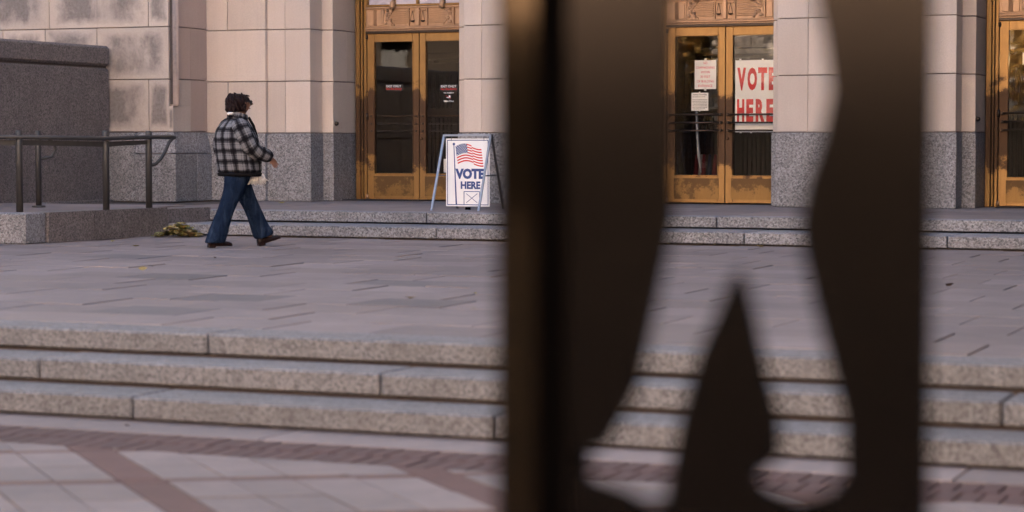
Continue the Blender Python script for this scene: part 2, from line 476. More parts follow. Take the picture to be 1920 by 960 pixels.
for r in range(-3, 7):
    rb0 = -r * 1.08                        # row starts at the thin red row and runs towards -D1 (away)
    for j in range(-6, 9):
        s0 = band0 + j * 1.333
        para('red_paver', s0 * C1, (s0 + .2) * C1, rb0 - .98, rb0, M['band'], dz=random.uniform(-.002, .001))
        for q in range(4):
            u0 = s0 + .2 + q * .2832
            for h in range(2):
                para('paver', u0 * C1, (u0 + .2832) * C1, rb0 - .98 + h * .49, rb0 - .98 + (h + 1) * .49, M['paver'], dz=random.uniform(-.003, .003))
        para('red_row_paver', s0 * C1, (s0 + 1.333) * C1, rb0, rb0 + .10, M['band'], dz=-.001)

plaza = structure(MB().box(-60, 60, 11.52, 23.6, -.45, -.014).box(-60, 60, 11.06, 11.52, -.45, -.16).box(-60, 60, 10.6, 11.06, -.45, -.30).build('plaza', M['joint_sand']))
def step_row(par, y0, depth, z0, z1, joints, mat, name='step_block', b=.012, gap=.015):
    for a, c in zip(joints[:-1], joints[1:]):
        cbox(name, a + .006, c - .006, y0 + random.uniform(-.003, .003), y0 + depth, z0 + gap, z1 + random.uniform(-.002, .002), mat, par, b)
step_row(plaza, 11.45, .42, -.14, 0.0, [-14, -11.2, -8.9, -6.709, -4.3, -2.55, -.3, 2.2], M['granite_step'])
step_row(plaza, 10.99, .452, -.28, -.14, [-13, -9.9, -7.6, -5.333, -3.4, -1.883, .4, 2.5], M['granite_step'])
step_row(plaza, 10.53, .452, -.42, -.28, [-12.5, -8.7, -6.66, -4.45, -2.4, -.1, 2.5], M['granite_step'])
# paving slabs of the plaza, running bond rows
slabs = []
row = 0; y = 11.89
while y < 23.30:
    y1 = min(y + .667, 23.36)
    off = {0: .0, 1: .40, 2: .71, 3: .30}[row % 4]
    x = -8.02 + off - 30 * .725
    while x < 4:
        cy = (y + y1) / 2; cxx = x + .36
        dpt = .9245 * cy - .381 * cxx; lat = .9245 * cxx + .381 * cy
        px = 960 + 4100 * lat / dpt
        if -120 < px < 2040 and not (cxx < -14.3 and y > 20.6): slabs.append((px, x, x + .725, y, y1))
        x += .725
    y = y1; row += 1
special = {(-7.7, 12.9): 'slab_grey', (-6.7, 14.25): 'slab_grey', (-7.85, 16.3): 'slab_grey', (-11.9, 19.2): 'slab_grey', (-10.4, 14.9): 'slab_tan', (-3.3, 21.2): 'slab_tan', (-9.6, 16.2): 'slab_grey', (-8.3, 13.9): 'slab_grey'}
def inview(px): return 0 < px < 1925 and not (1075 < px < 1190) and not (1600 < px < 1715)
vis = sorted(slabs, key=lambda s: (not inview(s[0]), s[3]))
keep = vis[:295]; rest = vis[295:]
for px, x0, x1, y0, y1 in keep:
    mat = 'slab'
    for (sx, sy), mm in special.items():
        if x0 < sx < x1 and y0 < sy < y1: mat = mm
    if mat == 'slab' and random.random() < .10: mat = 'slab_tan'
    g = .0048
    dz = random.uniform(-.005, .004)
    cbox('paving_slab', x0 + g, x1 - g, y0 + g * .6, y1 - g * .6, -.05, dz, M[mat], plaza, .005)
mb = MB()
for px, x0, x1, y0, y1 in rest: mb.box(x0 + .006, x1 - .006, y0 + .005, y1 - .005, -.05, random.uniform(-.004, .003), .005)
o = mb.build('paving_slabs', M['slab'], plaza); o['kind'] = 'stuff'

landing = structure(MB().box(-40, 40, 24.45, 29.5, -.4, ZD - .012).box(-14.3, 40, 23.44, 24.5, -.4, ZD / 2 - .012).build('landing', M['mortar_dark']))
step_row(landing, 24.26, .40, .145, ZD, [-14.25, -11.128, -9.2, -7.442, -5.1, -2.4, 1], M['granite'], b=.008, gap=.018)
step_row(landing, 23.38, 1.0, 0, .145, [-14.25, -12.784, -10.6, -8.7, -6.853, -4.6, -2, 1], M['granite'], b=.008, gap=.018)
xs = -17.4
while xs < 0:
    w = 1.42
    for (ya, yb, o) in ((24.67, 25.9, 0), (25.91, 27.3, .6), (27.31, 29.15, .2)):
        if xs + o > -17.5 and not (xs + o < -16.4 and yb > 27.1):
            cbox('paving_slab', xs + o, xs + o + w - .008, ya, yb, ZD - .04, ZD + random.uniform(-.003, .002), M['slab'], landing, .004)
    xs += w

# ramp block on the left end of the steps
ramp = structure(MB().box(-30, -14.6, 20.78, 24.3, -.1, .32).build('ramp', M['mortar_dark']))
def ramp_x(y): return -14.47 + (y - 20.7) * .088
for (a, b_, zb_, zt_) in ((21.106, 21.93, 0, .345), (21.94, 23.36, 0, .345), (23.37, 24.27, .02, .325)):
    xa, xb = ramp_x(a), ramp_x(b_)
    MB().hexa([(xa - .4, a, zb_), (xa, a, zb_), (xb, b_, zb_), (xb - .4, b_, zb_)], [(xa - .4, a, zt_), (xa, a, zt_), (xb, b_, zt_), (xb - .4, b_, zt_)]).build('granite_block', M['granite_shaded'], ramp)
for (a, b_) in ((-20.4, -17.9), (-17.89, -16.1), (-16.09, -14.47)):
    cbox('granite_block', a, b_, 20.7, 21.1, .0, .345, M['granite'], ramp, .012)
for i in range(4):
    for j in range(3):
        cbox('paving_slab', -14.64 - 1.3 * (i + 1), -14.64 - 1.3 * i - .01, 21.11 + j * 1.12, 21.11 + (j + 1) * 1.12 - .01, .25, .338, M['slab'], ramp, .004)

# ------------------------------------------------------------------ courthouse
house = empty('courthouse', (0, 0, 0))
tag(house, 'stone courthouse with limestone piers on a granite base and three bronze double doors', 'building')
G1, Z1, Z2, Z3, Z4 = 1.28, 2.03, 2.78, 3.53, 4.28
J = .0055
def lblock(x0, x1, y0, y1, z0, z1, mat=None, name='limestone_block', b=.006):
    return cbox(name, x0 + J, x1 - J, y0, y1, z0 + J, z1 - J, M[mat or 'lime'], house, b)
def gblock(x0, x1, y0, y1, z0, z1, mat=None, b=.008):
    return cbox('granite_block', x0 + .004, x1 - .004, y0, y1, z0 + .002, z1 - .005, M[mat or 'granite'], house, b)
YF, YN, YD = 28.20, 28.58, 29.30
courses = ((G1, Z1), (Z1, Z2), (Z2, Z3), (Z3, Z4))
# piers: (main left, main right, jamb left x, jamb right x, vertical joint)
def pier(ml, mr, jl, jr, vj):
    for ci, (a, b) in enumerate(courses):
        if vj is None: lblock(ml, mr, YF, 29.6, a, b)
        else:
            lblock(ml, vj + J - .0015, YF, 29.6, a, b); lblock(vj - J + .0015, mr, YF + .002, 29.6, a, b)
        if jr is not None:
            if ci % 2 == 1:
                lblock(mr - .05, jr, YN, 29.04 + J - .002, a, b); lblock(mr - .05, jr - .002, 29.04, 29.6, a, b)
            else: lblock(mr - .05, jr, YN, 29.6, a, b)
        if jl is not None: lblock(jl, ml + .05, YN, 29.6, a, b)
    gblock(ml - .015, mr + .015, YF - .02, 29.6, ZD, G1)
    if jr is not None: gblock(mr - .05, jr + .01, YN - .015, 29.6, ZD, G1)
    if jl is not None: gblock(jl - .015, ml + .05, YN - .015, 29.6, ZD, G1)
pier(-15.483, -14.775, None, -14.60, -15.187)
pier(-12.36, -10.09, -12.60, -9.92, -12.083)
pier(-7.83, -5.45, -7.99, -5.27, -7.405)
pier(-3.05, -.8, -3.27, -.6, None)
# wall between the wing and the first pier, a little forward of it
for ci, (a, b) in enumerate(courses):
    if ci in (0, 2):
        lblock(-16.50, -16.10, 28.13, 29.6, a, b); lblock(-16.10, -15.47, 28.132, 29.6, a, b)
    else: lblock(-16.50, -15.47, 28.13, 29.6, a, b)
gblock(-16.5, -15.47, 28.11, 29.6, ZD, G1)
# wing standing forward, front plane Y = 27.17
WX, WY = -16.445, 27.17
def wblock(x0, x1, a, b, d=0.0): return lblock(x0, x1, WY + d, 27.66 if x1 > -16.7 else 28.2, a, b, 'lime_soot')
for (x0, x1) in ((-19.0, -17.95), (-17.95, -16.853), (-16.853, -16.512)): wblock(x0, x1, 1.295, 2.05)
cbox('limestone_block', -16.512 - J, WX - J, WY + .001, 27.66, 1.295 + J, 1.665, M['lime_soot'], house, .001)
for (x0, x1) in ((-20.6, -19.35), (-19.35, -18.61), (-18.61, -17.72), (-17.72, -16.512)): wblock(x0, x1, 2.05, 2.80)
for (x0, x1) in ((-20.3, -18.535), (-18.535, -16.848), (-16.848, -16.512)): wblock(x0, x1, 2.80, 3.55)
for (x0, x1) in ((-20.3, -17.6), (-17.6, -16.512)): wblock(x0, x1, 3.55, 4.28)
# its right flank, and the rounded corner bead that stops above the base
for a, b in ((1.295, 2.05), (2.05, 2.80), (2.80, 3.55), (3.55, 4.28)):
    y0 = WY + .05
    if a < 2: lblock(-17.0, WX, 27.66, 28.2, a, b, 'lime_side'); cbox('limestone_block', -16.5, WX - J - .0005, y0, 27.66 + J, 1.6655, b - J, M['lime_soot'], house, .001)
    elif a < 2.5:
        lblock(-16.93, WX, y0, 27.66 + J, a, b, 'lime_side'); lblock(-16.93, WX - .001, 27.66, 28.2, a, b, 'lime_side')
    else: lblock(-16.93, WX, y0, 28.2, a, b, 'lime_side')
cbox('groove', -16.53, -16.45, 27.212, 27.218, 1.69, 4.28, M['mortar_dark'], house, 0)
bead = MB(); rb = .047; bx, by = -16.422, 27.215
bead.tube([(bx, by, 1.66), (bx, by, 1.67), (bx, by, 1.70), (bx, by, 4.28)], [.015, .035, rb, rb], 14)
o = bead.build('corner_bead', M['lime_side'], house, True)
# wing plinth: upright course and a battered course above it
gblock(-20.3, -17.06, WY - .05, 28.3, ZD, 1.29)
def batter(x0, x1, y0, y1, z0, z1, dx, dy, mat):
    bot = [(x0, y0 - dy, z0), (x1 + dx, y0 - dy, z0), (x1 + dx, y1, z0), (x0, y1, z0)]
    top = [(x0, y0, z1), (x1, y0, z1), (x1, y1, z1), (x0, y1, z1)]
    return MB().hexa(bot, top).build('granite_block', M[mat], house)
gblock(-17.05, -16.365, WY - .075, 27.70, ZD, .985); gblock(-17.0, -16.36, 27.70, 28.2, ZD, .985, 'granite')
batter(-17.045, WX, WY + .002, 28.2, .993, 1.29, .075, .075, 'granite')
# backing masonry seen in the joints, then the plain mass of the building above and behind, with added light blockers
core = MB()
core.box(-40, -16.5, 27.24, 34, .2, 4.3)
core.box(-16.6, -14.80, 28.26, 29.7, .2, 4.3); core.box(-14.9, -14.62, 28.64, 29.7, .2, 4.3)
for a, b in ((-12.57, -9.95), (-7.97, -5.3), (-3.25, -.62)): core.box(a, b, 28.64, 29.7, .2, 4.3)
for a, b in ((-12.34, -10.11), (-7.81, -5.47), (-3.03, -.82)): core.box(a, b, 28.26, 28.7, .2, 4.3)
core.box(-.62, 30, 28.26, 34, .2, 4.3)
core.build('wall_core', M['mortar'], house)
cbox('upper_wall_or_blocker', -38, 40, 28.24, 60, 4.285, 19, M['lime'], house, 0)
cbox('upper_wall_or_blocker', 2, 40, 7, 28.2, -.4, 13.5, M['facade_brown'], house, 0)  # added unseen block that cuts sky light from the right
cbox('upper_wall_or_blocker', -160, -38.01, 28.24, 60, -.4, 19, M['lime'], house, 0)  # added unseen stretch that keeps the sun off the ground behind the camera
cbox('upper_wall_or_blocker', -38, -16.46, 27.2, 28.24, 4.285, 19, M['lime'], house, 0)

# vestibule behind the doors
vest = MB(); vest.box(-17, 2, 33.2, 33.5, .2, 4.4).box(-17, 2, 29.6, 33.5, 4.2, 4.28).box(-17, -16.9, 29.7, 33.2, .2, 4.2).box(1.9, 2, 29.7, 33.2, .2, 4.2)
vest.build('vestibule_wall', M['hall'], house)
cbox('vestibule_floor', -17, 2, 29.5, 33.2, .1, ZD - .002, M['wood'], house, 0)
for cx in (-13.9, -9.2, -4.5):
    for s in (-1, 1):
        x0 = cx + (s - 1) * .42 - .6; x1 = x0 + .82
        mb = MB().box(x0, x1, 32.9, 33.0, .3, 2.45, .01)
        for k in range(9): mb.box(x0 + .10 + k * .072, x0 + .14 + k * .072, 32.86, 32.92, .5, 1.55, .006)
        for k in range(9): mb.box(x0 + .10 + k * .072, x0 + .14 + k * .072, 32.86, 32.92, 1.70, 2.25, .006)
        mb.build('inner_door', M['wood'], house)
    MB().box(cx - 1.25, cx + .65, 32.93, 33.1, 2.5, 2.62, .02).box(cx - 1.25, cx - 1.05, 32.93, 33.1, .3, 2.5, .02).box(cx + .45, cx + .65, 32.93, 33.1, .3, 2.5, .02).build('inner_door_frame', M['wood'], house)

# doors
def figure_poly(s):
    P = [(0, 0), (.17, 0), (.155, .03), (.11, .045), (.095, .075), (.13, .10), (.105, .125), (.075, .12), (.09, .16), (.155, .235), (.13, .245), (.075, .19), (.062, .215), (.072, .245), (.05, .268), (.028, .262), (.022, .235), (.03, .21), (.008, .18), (.0, .1)]
    return [(s * x, z) for x, z in P]
def door_leaf(x0, x1, hinge, outer_bars, letters):
    """x0..x1 leaf edges; hinge = 'l' or 'r'"""
    zb, zt = ZD + .012, 2.752
    gl = x0 + (.122 if hinge == 'l' else .105); gr = x1 - (.122 if hinge == 'r' else .105)
    gz0, gz1 = .69, 2.625
    ya, yb = YD - .025, YD + .03
    d = MB()
    d.box(x0, gl, ya, yb, zb, zt, .005).box(gr, x1, ya, yb, zb, zt, .005)
    d.box(gl, gr, ya + .001, yb, gz1, zt, .005).box(gl, gr, ya + .001, yb, zb, gz0, .005)
    leaf = d.build('door', M['bronze'], house)
    cbox('kick_plate', gl - .02, gr + .02, ya - .006, ya, zb + .05, gz0 - .045, M['bronze_kick'], leaf, .002)
    t = .014
    MB().box(gl - t, gr + t, ya - .012, ya + .02, gz1, gz1 + t, .003).box(gl - t, gr + t, ya - .012, ya + .02, gz0 - t, gz0, .003) \
        .box(gl - t, gl, ya - .012, ya + .02, gz0, gz1, .003).box(gr, gr + t, ya - .012, ya + .02, gz0, gz1, .003).build('glazing_bead', M['bronze'], leaf)
    link('pane', pyd('pane', [(gl - .004, YD, gz0 - .004), (gr + .004, YD, gz0 - .004), (gr + .004, YD, gz1 + .004), (gl - .004, YD, gz1 + .004)], [(0, 1, 2, 3)]), M['glass'], leaf)
    for z in (1.533, 1.42, 1.31):
        if outer_bars:
            a, b = x0 + .05, x1 - .05
            tube('push_bar', [(a, ya - .055, z), (b, ya - .055, z)], .0125, M['bronze_dark'], leaf, 10)
            for e in (a, b): tube('bar_end', [(e, ya + .002, z), (e, ya - .058, z), (e, ya - .072, z)], [.02, .02, .012], M['bronze_dark'], leaf, 10)
        else:
            tube('push_bar', [(gl, yb + .03, z), (gr, yb + .03, z)], .011, M['bronze'] if z > 1.5 else M['bronze_dark'], leaf, 8)
            for e in (gl - .055, gr + .055): tube('bolt', [(e, ya + .002, z), (e, ya - .01, z), (e, ya - .014, z)], [.016, .016, .008], M['bronze_dark'], leaf, 10)
    hx = x0 if hinge == 'l' else x1
    for z in (2.70, 1.53, ZD + .05):
        tube('hinge', [(hx, ya - .012, z - (.05 if z == 1.53 else .03)), (hx, ya - .012, z + (.05 if z == 1.53 else .03))], .02, M['bronze_dark'] if z > .5 else M['bronze_pale'], leaf, 8)
    return leaf, gl, gr, ya
def bay(xs, bars, signs):
    L = door_leaf(xs - .85, xs - .004, 'l', bars, signs)
    Rr = door_leaf(xs + .004, xs + .85, 'r', bars, signs)
    # lock by the seam
    tube('lock', [(xs + .035, YD - .02, 1.2), (xs + .035, YD - .04, 1.2), (xs + .035, YD - .045, 1.2)], [.022, .02, .01], M['bronze'], Rr[0], 12)
    # fluted jambs
    for s in (-1, 1):
        e = xs + s * .857
        MB().box(min(e, e + s * .05), max(e, e + s * .05), YD - .03, YD + .12, ZD, 4.28, .008) \
            .box(min(e + s * .052, e + s * .085), max(e + s * .052, e + s * .085), YD - .055, YD + .12, ZD, 4.28, .008) \
            .box(min(e + s * .087, e + s * .16), max(e + s * .087, e + s * .16), YD - .085, YD + .12, ZD, 4.28, .008).build('door_jamb', M['bronze'], house)
    yT = YD - .05
    tr = MB().box(xs - .855, xs + .855, yT + .01, YD + .1, 2.775, 3.14).box(xs - .855, xs + .855, yT - .03, YD, 2.785, 2.80, .004).build('transom_panel', M['bronze_pale'], house)
    MB().box(xs - .855, xs + .855, yT - .02, YD + .05, 2.752, 2.784, .004).build('door_head', M['bronze_dark'], house)
    MB().box(xs - .855, xs + .855, yT - .035, yT + .012, 2.812, 2.838, .006).box(xs - .855, xs + .855, yT - .02, yT + .012, 2.84, 2.856, .004).box(xs - .855, xs + .855, yT - .03, yT + .012, 3.115, 3.142, .006).build('moulding', M['bronze_pale'], tr)
    for s in (-1, 1):
        for k in range(2):
            cx = xs + s * (.635 + k * .14)
            cbox('fluted_panel', cx - .045, cx + .045, yT - .006, yT + .012, 2.87, 3.085, M['bronze_pale'], tr, .005)
        mb = MB()
        for k in range(4): mb.box(xs + s * (.69 + k * .012) + .0, xs + s * (.69 + k * .012) + .006, yT - .014, yT + .012, 2.86, 3.1, .002)
        mb.box(xs + s * .566 - .012, xs + s * .566 + .012, yT - .03, yT + .012, 2.86, 3.11, .004)
        mb.build('pilaster', M['bronze_pale'], tr)
        mb = MB()
        for k in range(7):
            z = 2.895 + k * .03
            mb.box(min(xs + s * .165, xs + s * .50), max(xs + s * .165, xs + s * .50), yT - .012, yT + .012, z, z + .019, .004)
        mb.build('ray_band', M['bronze_pale'], tr)
        P = [(x * 1.0, z * .95) for x, z in figure_poly(-s)]
        if s > 0: P.reverse()
        me = upright(curve_mesh('figure', [P], .03), xs + s * .55, yT - .012 + .012, 2.86)
        fg = link('seated_figure', me, M['bronze_pale'], tr)
        mb = MB()
        for (dx, z, r) in ((.048, 3.085, .026), (.045, 3.02, .036), (.06, 2.955, .034), (.10, 2.94, .026), (.125, 2.885, .022), (.03, 2.90, .036)):
            rings_ = [(xs + s * (.55 - dx), yT - .05 + q * .02, z) for q in range(3)]
            mb.tube([(p[0], p[1] + .0, p[2]) for p in rings_], [r * .45, r * .85, r], 10)
        mb.tube([(xs + s * (.55 - .05), yT - .03, 3.03), (xs + s * (.55 - .15), yT - .025, 3.09)], [.018, .008], 8)
        mb.tube([(xs + s * .46, yT - .03, 2.935), (xs + s * .41, yT - .03, 2.87)], [.02, .014], 8)
        mb.build('figure_modelling', M['bronze_pale'], fg, True)
        # scale pan hanging beside the middle post
        cx = xs + s * .085
        mb = MB()
        mb.tube([(cx, yT - .03, 3.075), (cx - .03, yT - .03, 2.93)], .004, 6).tube([(cx, yT - .03, 3.075), (cx + .03, yT - .03, 2.93)], .004, 6)
        mb.tube([(cx, yT - .03, 2.93), (cx, yT - .03, 2.915), (cx, yT - .03, 2.905)], [.036, .028, .01], 10)
        mb.build('scale_pan', M['bronze_dark'], tr)
    MB().box(xs - .03, xs + .03, yT - .04, yT + .012, 2.858, 3.113, .006).box(xs - .155, xs - .14, yT - .025, yT + .012, 2.858, 3.113, .004).box(xs + .14, xs + .155, yT - .025, yT + .012, 2.858, 3.113, .004) \
        .box(xs - .13, xs + .13, yT - .035, yT + .012, 3.072, 3.085, .003).build('centre_post', M['bronze_pale'], tr)
    # transom window
    tw = MB().box(xs - .855, xs + .855, yT - .02, YD + .05, 3.145, 3.175, .006)
    for e in (-.84, -.40, -.02, .40, .84): tw.box(xs + e - .018, xs + e + .018, yT - .012, YD + .05, 3.175, 4.28, .006)
    tw.box(xs - .855, xs + .855, yT - .01, YD + .05, 3.65, 3.69, .006)
    two = tw.build('transom_window', M['bronze'], house)
    for a, b in ((-.822, -.418), (-.382, -.038), (.002, .382), (.418, .822)):
        cbox('pane', xs + a, xs + b, YD - .01, YD, 3.175, 4.28, M['sky_pane'], two, 0)
    for e in (-.40, .40): tube('finial', [(xs + e, yT - .03, 3.10), (xs + e, yT - .05, 3.14), (xs + e, yT - .05, 3.20), (xs + e, yT - .03, 3.24)], [.03, .045, .035, .01], M['bronze_pale'], tr, 10)
    MB().box(xs - 1.1, xs + 1.1, YD - .02, 29.6, 4.2, 4.3).build('lintel', M['bronze_dark'], house)
    return L, Rr
t = NT('painted_sky_pane'); t.color(t.ramp(t.noise(t.coord(), 3.5, 5, .7, 1.0), [(.3, (.33, .30, .36)), (.55, (.55, .52, .60)), (.75, (.62, .58, .62))])); M['sky_pane'] = t.set(Roughness=.25)  # lavender mottling paints the sky's reflection into the panes
XA, XB, XC = -13.54, -8.862, -4.245
dA = bay(XA, False, True); dB = bay(XB, True, False); dC = bay(XC, True, False)
# doorbell knobs on the jambs
for (kx, ky, kz) in ((-14.60, 28.66, 1.42), (-5.27, 28.66, 1.45)):
    tube('bell_knob', [(kx - .01, ky, kz), (kx + .012, ky, kz), (kx + .035, ky, kz), (kx + .045, ky, kz)], [.035, .035, .026, .008], M['bronze_dark'], house, 12)
# door stickers
def sticker(leaf, x0, x1, z1, full):
    y = YD - .004
    s = cbox('sticker', x0 - .012, x1 + .03, y - .001, y, z1 - .085, z1 + .012, M['blackvinyl'], leaf, 0)
    text_mesh('lettering', 'EXIT ONLY', x0, x1, z1 - .032, z1, y - .0015, .01, M['white'], s)
    text_mesh('lettering', 'No Re-Entry', x0 - .005, x1 + .01, z1 - .08, z1 - .04, y - .0015, .01, M['red'], s)
    if full:
        text_mesh('lettering', 'No Smoking', x0 + .045, x0 + .205, z1 - .125, z1 - .1, y - .0015, .02, M['white'], s)
        MB().box(x0 + .09, x0 + .15, y - .003, y - .0015, z1 - .185, z1 - .172).box(x0 + .125, x0 + .15, y - .003, y - .0015, z1 - .172, z1 - .15).build('symbol', M['white'], s)
        MB().tube([(x0 + .08, y - .003, z1 - .15), (x0 + .16, y - .003, z1 - .195)], .004, 6).build('symbol_bar', M['red'], s)
        text_mesh('lettering', 'Within 7 Feet', x0 + .04, x0 + .205, z1 - .245, z1 - .22, y - .0015, .02, M['white'], s)
sticker(dA[0][0], -14.083, -13.845, 1.99, False)
sticker(dA[1][0], -13.20, -12.955, 1.98, True)
# mats
for cx, lab in ((-14.2, 'black rubber mat before the exit only doors'), (-4.3, 'black rubber mat before the doors past the last wide pier')):
    o = cbox('door_mat', cx - .75, cx + .85, 28.75 if cx > -6 else 28.85, 29.2, ZD + .002, ZD + .014, M['mat'], None, .004); tag(o, lab, 'mat')

# ------------------------------------------------------------------ notices taped inside the glass
yp = YD + .018
ban = empty('vote_banner', (0, 0, 0)); tag(ban, 'white banner reading VOTE HERE in tall red letters on the door glass', 'banner')
cbox('sheet', -8.732, -8.10, yp, yp + .002, 1.287, 2.282, M['white'], ban, 0)
for ch, a, b in (('V', -8.703, -8.578), ('O', -8.557, -8.42), ('T', -8.405, -8.275), ('E', -8.252, -8.145)):
    text_mesh('letter', ch, a, b, 1.865, 2.18, yp - .001, .055, M['red'], ban)
for ch, a, b in (('H', -8.705, -8.60), ('E', -8.572, -8.47), ('R', -8.437, -8.31), ('E', -8.285, -8.17)):
    text_mesh('letter', ch, a, b, 1.43, 1.745, yp - .001, .055, M['red'], ban)
for x_, z_ in ((-8.66, 2.282), (-8.34, 2.282), (-8.65, 1.285), (-8.5, 1.285)):
    cbox('tape', x_ - .014, x_ + .014, yp - .003, yp - .0015, z_ - .012, z_ + .02, M['tape'], ban, 0)
no = empty('campaign_notice', (0, 0, 0)); tag(no, 'white paper notice with pink letters about no campaigning', 'notice')
cbox('sheet', -9.322, -9.01, yp, yp + .002, 1.888, 2.29, M['white'], no, 0)
for i, (s, w) in enumerate((('NO', .055), ('CAMPAIGNING', .27), ('WITHIN', .13), ('30 FEET', .145), ('OF BUILDING', .245), ('ENTRANCE', .205))):
    z = 2.235 - i * .0635
    text_mesh('lettering', s, -9.165 - w / 2, -9.165 + w / 2, z, z + .032, yp - .001, .0, M['pink'], no)
for z_ in (2.29, 1.885): cbox('tape', -9.18, -9.15, yp - .003, yp - .0015, z_ - .02, z_ + .025, M['tape'], no, 0)
nv = empty('voter_notice', (0, 0, 0)); tag(nv, 'small white printed sheet of fine grey text, taped below the pink notice', 'notice')
cbox('sheet', -9.368, -9.122, yp, yp + .002, 1.588, 1.838, M['white'], nv, 0)
text_mesh('lettering', 'NOTICE TO VOTERS', -9.345, -9.145, 1.80, 1.822, yp - .001, .02, M['greyink'], nv)
mb = MB()
for i in range(9):
    if i == 1: continue
    z = 1.778 - i * .021; a = -9.352; b = -9.137 - (.03 if i in (0, 8) else 0)
    while a < b:
        w = random.uniform(.012, .03); mb.box(a, min(a + w, b), yp - .002, yp - .001, z, z + .007); a += w + .005
mb.build('print_lines', M['greyink'], nv)
for z_ in (1.838, 1.588): cbox('tape', -9.26, -9.235, yp - .003, yp - .0015, z_ - .012, z_ + .014, M['tape'], nv, 0)
o = cbox('paper_notice', -4.80, -4.58, yp, yp + .002, 2.17, 2.33, M['white'], None, 0); tag(o, 'blank white paper on the door glass beside the lit globe lamp', 'notice')
o = MB().box(-12.95, -12.82, 31.4, 31.42, .68, .88).build('paper_notice', M['white']); 
o.rotation_euler = (0, 0, 0); tag(o, 'grey card propped low behind the exit only glass', 'card'); o.location.y = -1.9; o.location.x = -.30; o.location.z = .02
# things glimpsed behind the glass
fl = empty('flag_bunting', (-9.72, 30.6, ZD)); tag(fl, 'dark red and navy cloth bunting hanging low inside the door under the notices', 'bunting')
M['red_cloth'] = m_plain('dark_red_cloth', (.10, .006, .008), .9); M['pale_cloth'] = m_plain('grey_cloth', (.16, .15, .15), .9); M['navy_cloth'] = m_plain('navy_cloth', (.008, .012, .035), .9)
for k, (mm, a) in enumerate((('red_cloth', 0), ('pale_cloth', .07), ('red_cloth', .11), ('navy_cloth', .2), ('red_cloth', .28))):
    tube('fold', [(a, .02 * (k % 2), .1), (a + .01, .02, .4), (a + .03, .0, .68)], [.05, .04, .02], M[mm], fl, 8)
st = tube('hanging_strap', [(-9.37, YD + .25, 1.75), (-9.355, YD + .25, 1.3), (-9.33, YD + .25, .95), (-9.30, YD + .26, .72)], [.016, .02, .022, .012], M['aluminium'], None, 8); tag(st, 'grey strap hanging inside the glass below the small printed sheet', 'strap')
# lit globe inside the far doors
lampo = empty('globe_lamp', (0, 0, 0)); tag(lampo, 'lit white globe lamp hanging inside the doors past the last pier', 'lamp')
t = NT('lamp_globe'); t.color((.9, .8, .6)); t.b.inputs['Emission Color'].default_value = (1, .78, .45, 1); t.b.inputs['Emission Strength'].default_value = 2.5; M['globe'] = t.m
gc = Vector((-4.82, 30.1, 2.27)); rr = .06
mb = MB().tube([gc + Vector((0, 0, rr * math.cos(a))) for a in [math.pi * k / 10 for k in range(11)]], [max(.002, rr * math.sin(math.pi * k / 10)) for k in range(11)], 14); mb.build('globe', M['globe'], lampo, True)
tube('stem', [gc + Vector((0, 0, rr)), (gc.x, gc.y, 4.2)], .008, M['bronze_dark'], lampo, 6)

# ------------------------------------------------------------------ big granite wall beside the wing, coloured as shaded
gw = empty('granite_cheek_wall', (-17.9, 24, ZD)); tag(gw, 'granite cheek wall in a painted shade tone with a thick cap, behind the ramp railing', 'wall')
def gwbox(n, y0, y1, z0, z1, x1, mat='granite_shaded', b=.03):
    return cbox(n, -18.4 + 17.9, x1 + 17.9, y0 - 24, y1 - 24, z0 - ZD, z1 - ZD, M[mat], gw, b)
for y0, y1 in ((16, 21.6), (21.605, WY - .03)):
    gwbox('wall_panel', y0, y1, ZD, 2.215, -17.49)
    gwbox('cap_stone', y0, y1 - .002, 2.245, 2.535, -17.475, b=.035)
gwbox('bed_joint', 16, WY - .06, 2.2, 2.26, -17.53, 'mortar_dark', .0)
gwbox('plinth', 16, WY - .04, ZD - .2, ZD + .03, -17.44, b=.01)

# ------------------------------------------------------------------ railing on the ramp
rail = empty('ramp_railing', (-14.4, 22.2, .345)); tag(rail, 'dark metal handrail with round posts and curled end on the granite ramp', 'railing')
def rl(p): return Vector(p) - Vector((-14.4, 22.2, .345))
posts = ((-14.88, 21.18, .345), (-14.395, 22.24, .345), (-14.33, 23.09, .335))
for p in posts:
    tube('post', [rl(p), rl((p[0], p[1], 1.275)), rl((p[0], p[1], 1.287))], [.041, .041, .033], M['rail'], rail, 16)
def seg(name, a, b, z0, z1):
    a = Vector(a); b = Vector(b); d = (b - a).normalized(); n = Vector((-d.y, d.x, 0)) * .012
    q = [a - n, b - n, b + n, a + n]
    return MB().hexa([tuple(rl((p.x, p.y, z0[0] if i in (0, 3) else z0[1]))) for i, p in enumerate(q)], [tuple(rl((p.x, p.y, z1[0] if i in (0, 3) else z1[1]))) for i, p in enumerate(q)]).build(name, M['rail'], rail)
A0 = (-17.0, 21.05, 0); A1, A2, A3 = [(p[0], p[1], 0) for p in posts]
seg('flat_bar', A0, A1, (1.115, 1.115), (1.175, 1.175)); seg('flat_bar', A1, A2, (1.115, 1.095), (1.175, 1.155)); seg('flat_bar', A2, A3, (1.095, 1.125), (1.155, 1.175))
hr = [(-17.0, 20.98, 1.215), (A1[0], A1[1] - .07, 1.21), (A2[0] + .05, A2[1] - .06, 1.193), (A3[0] + .05, A3[1] - .06, 1.212), (-14.2, 23.45, 1.212)]
tube('handrail', [rl(p) for p in hr], .025, M['rail'], rail, 12)
e = Vector((-14.2, 23.45, 1.205)); s3 = Vector((A3[0] + .01, A3[1] + .03, .865))
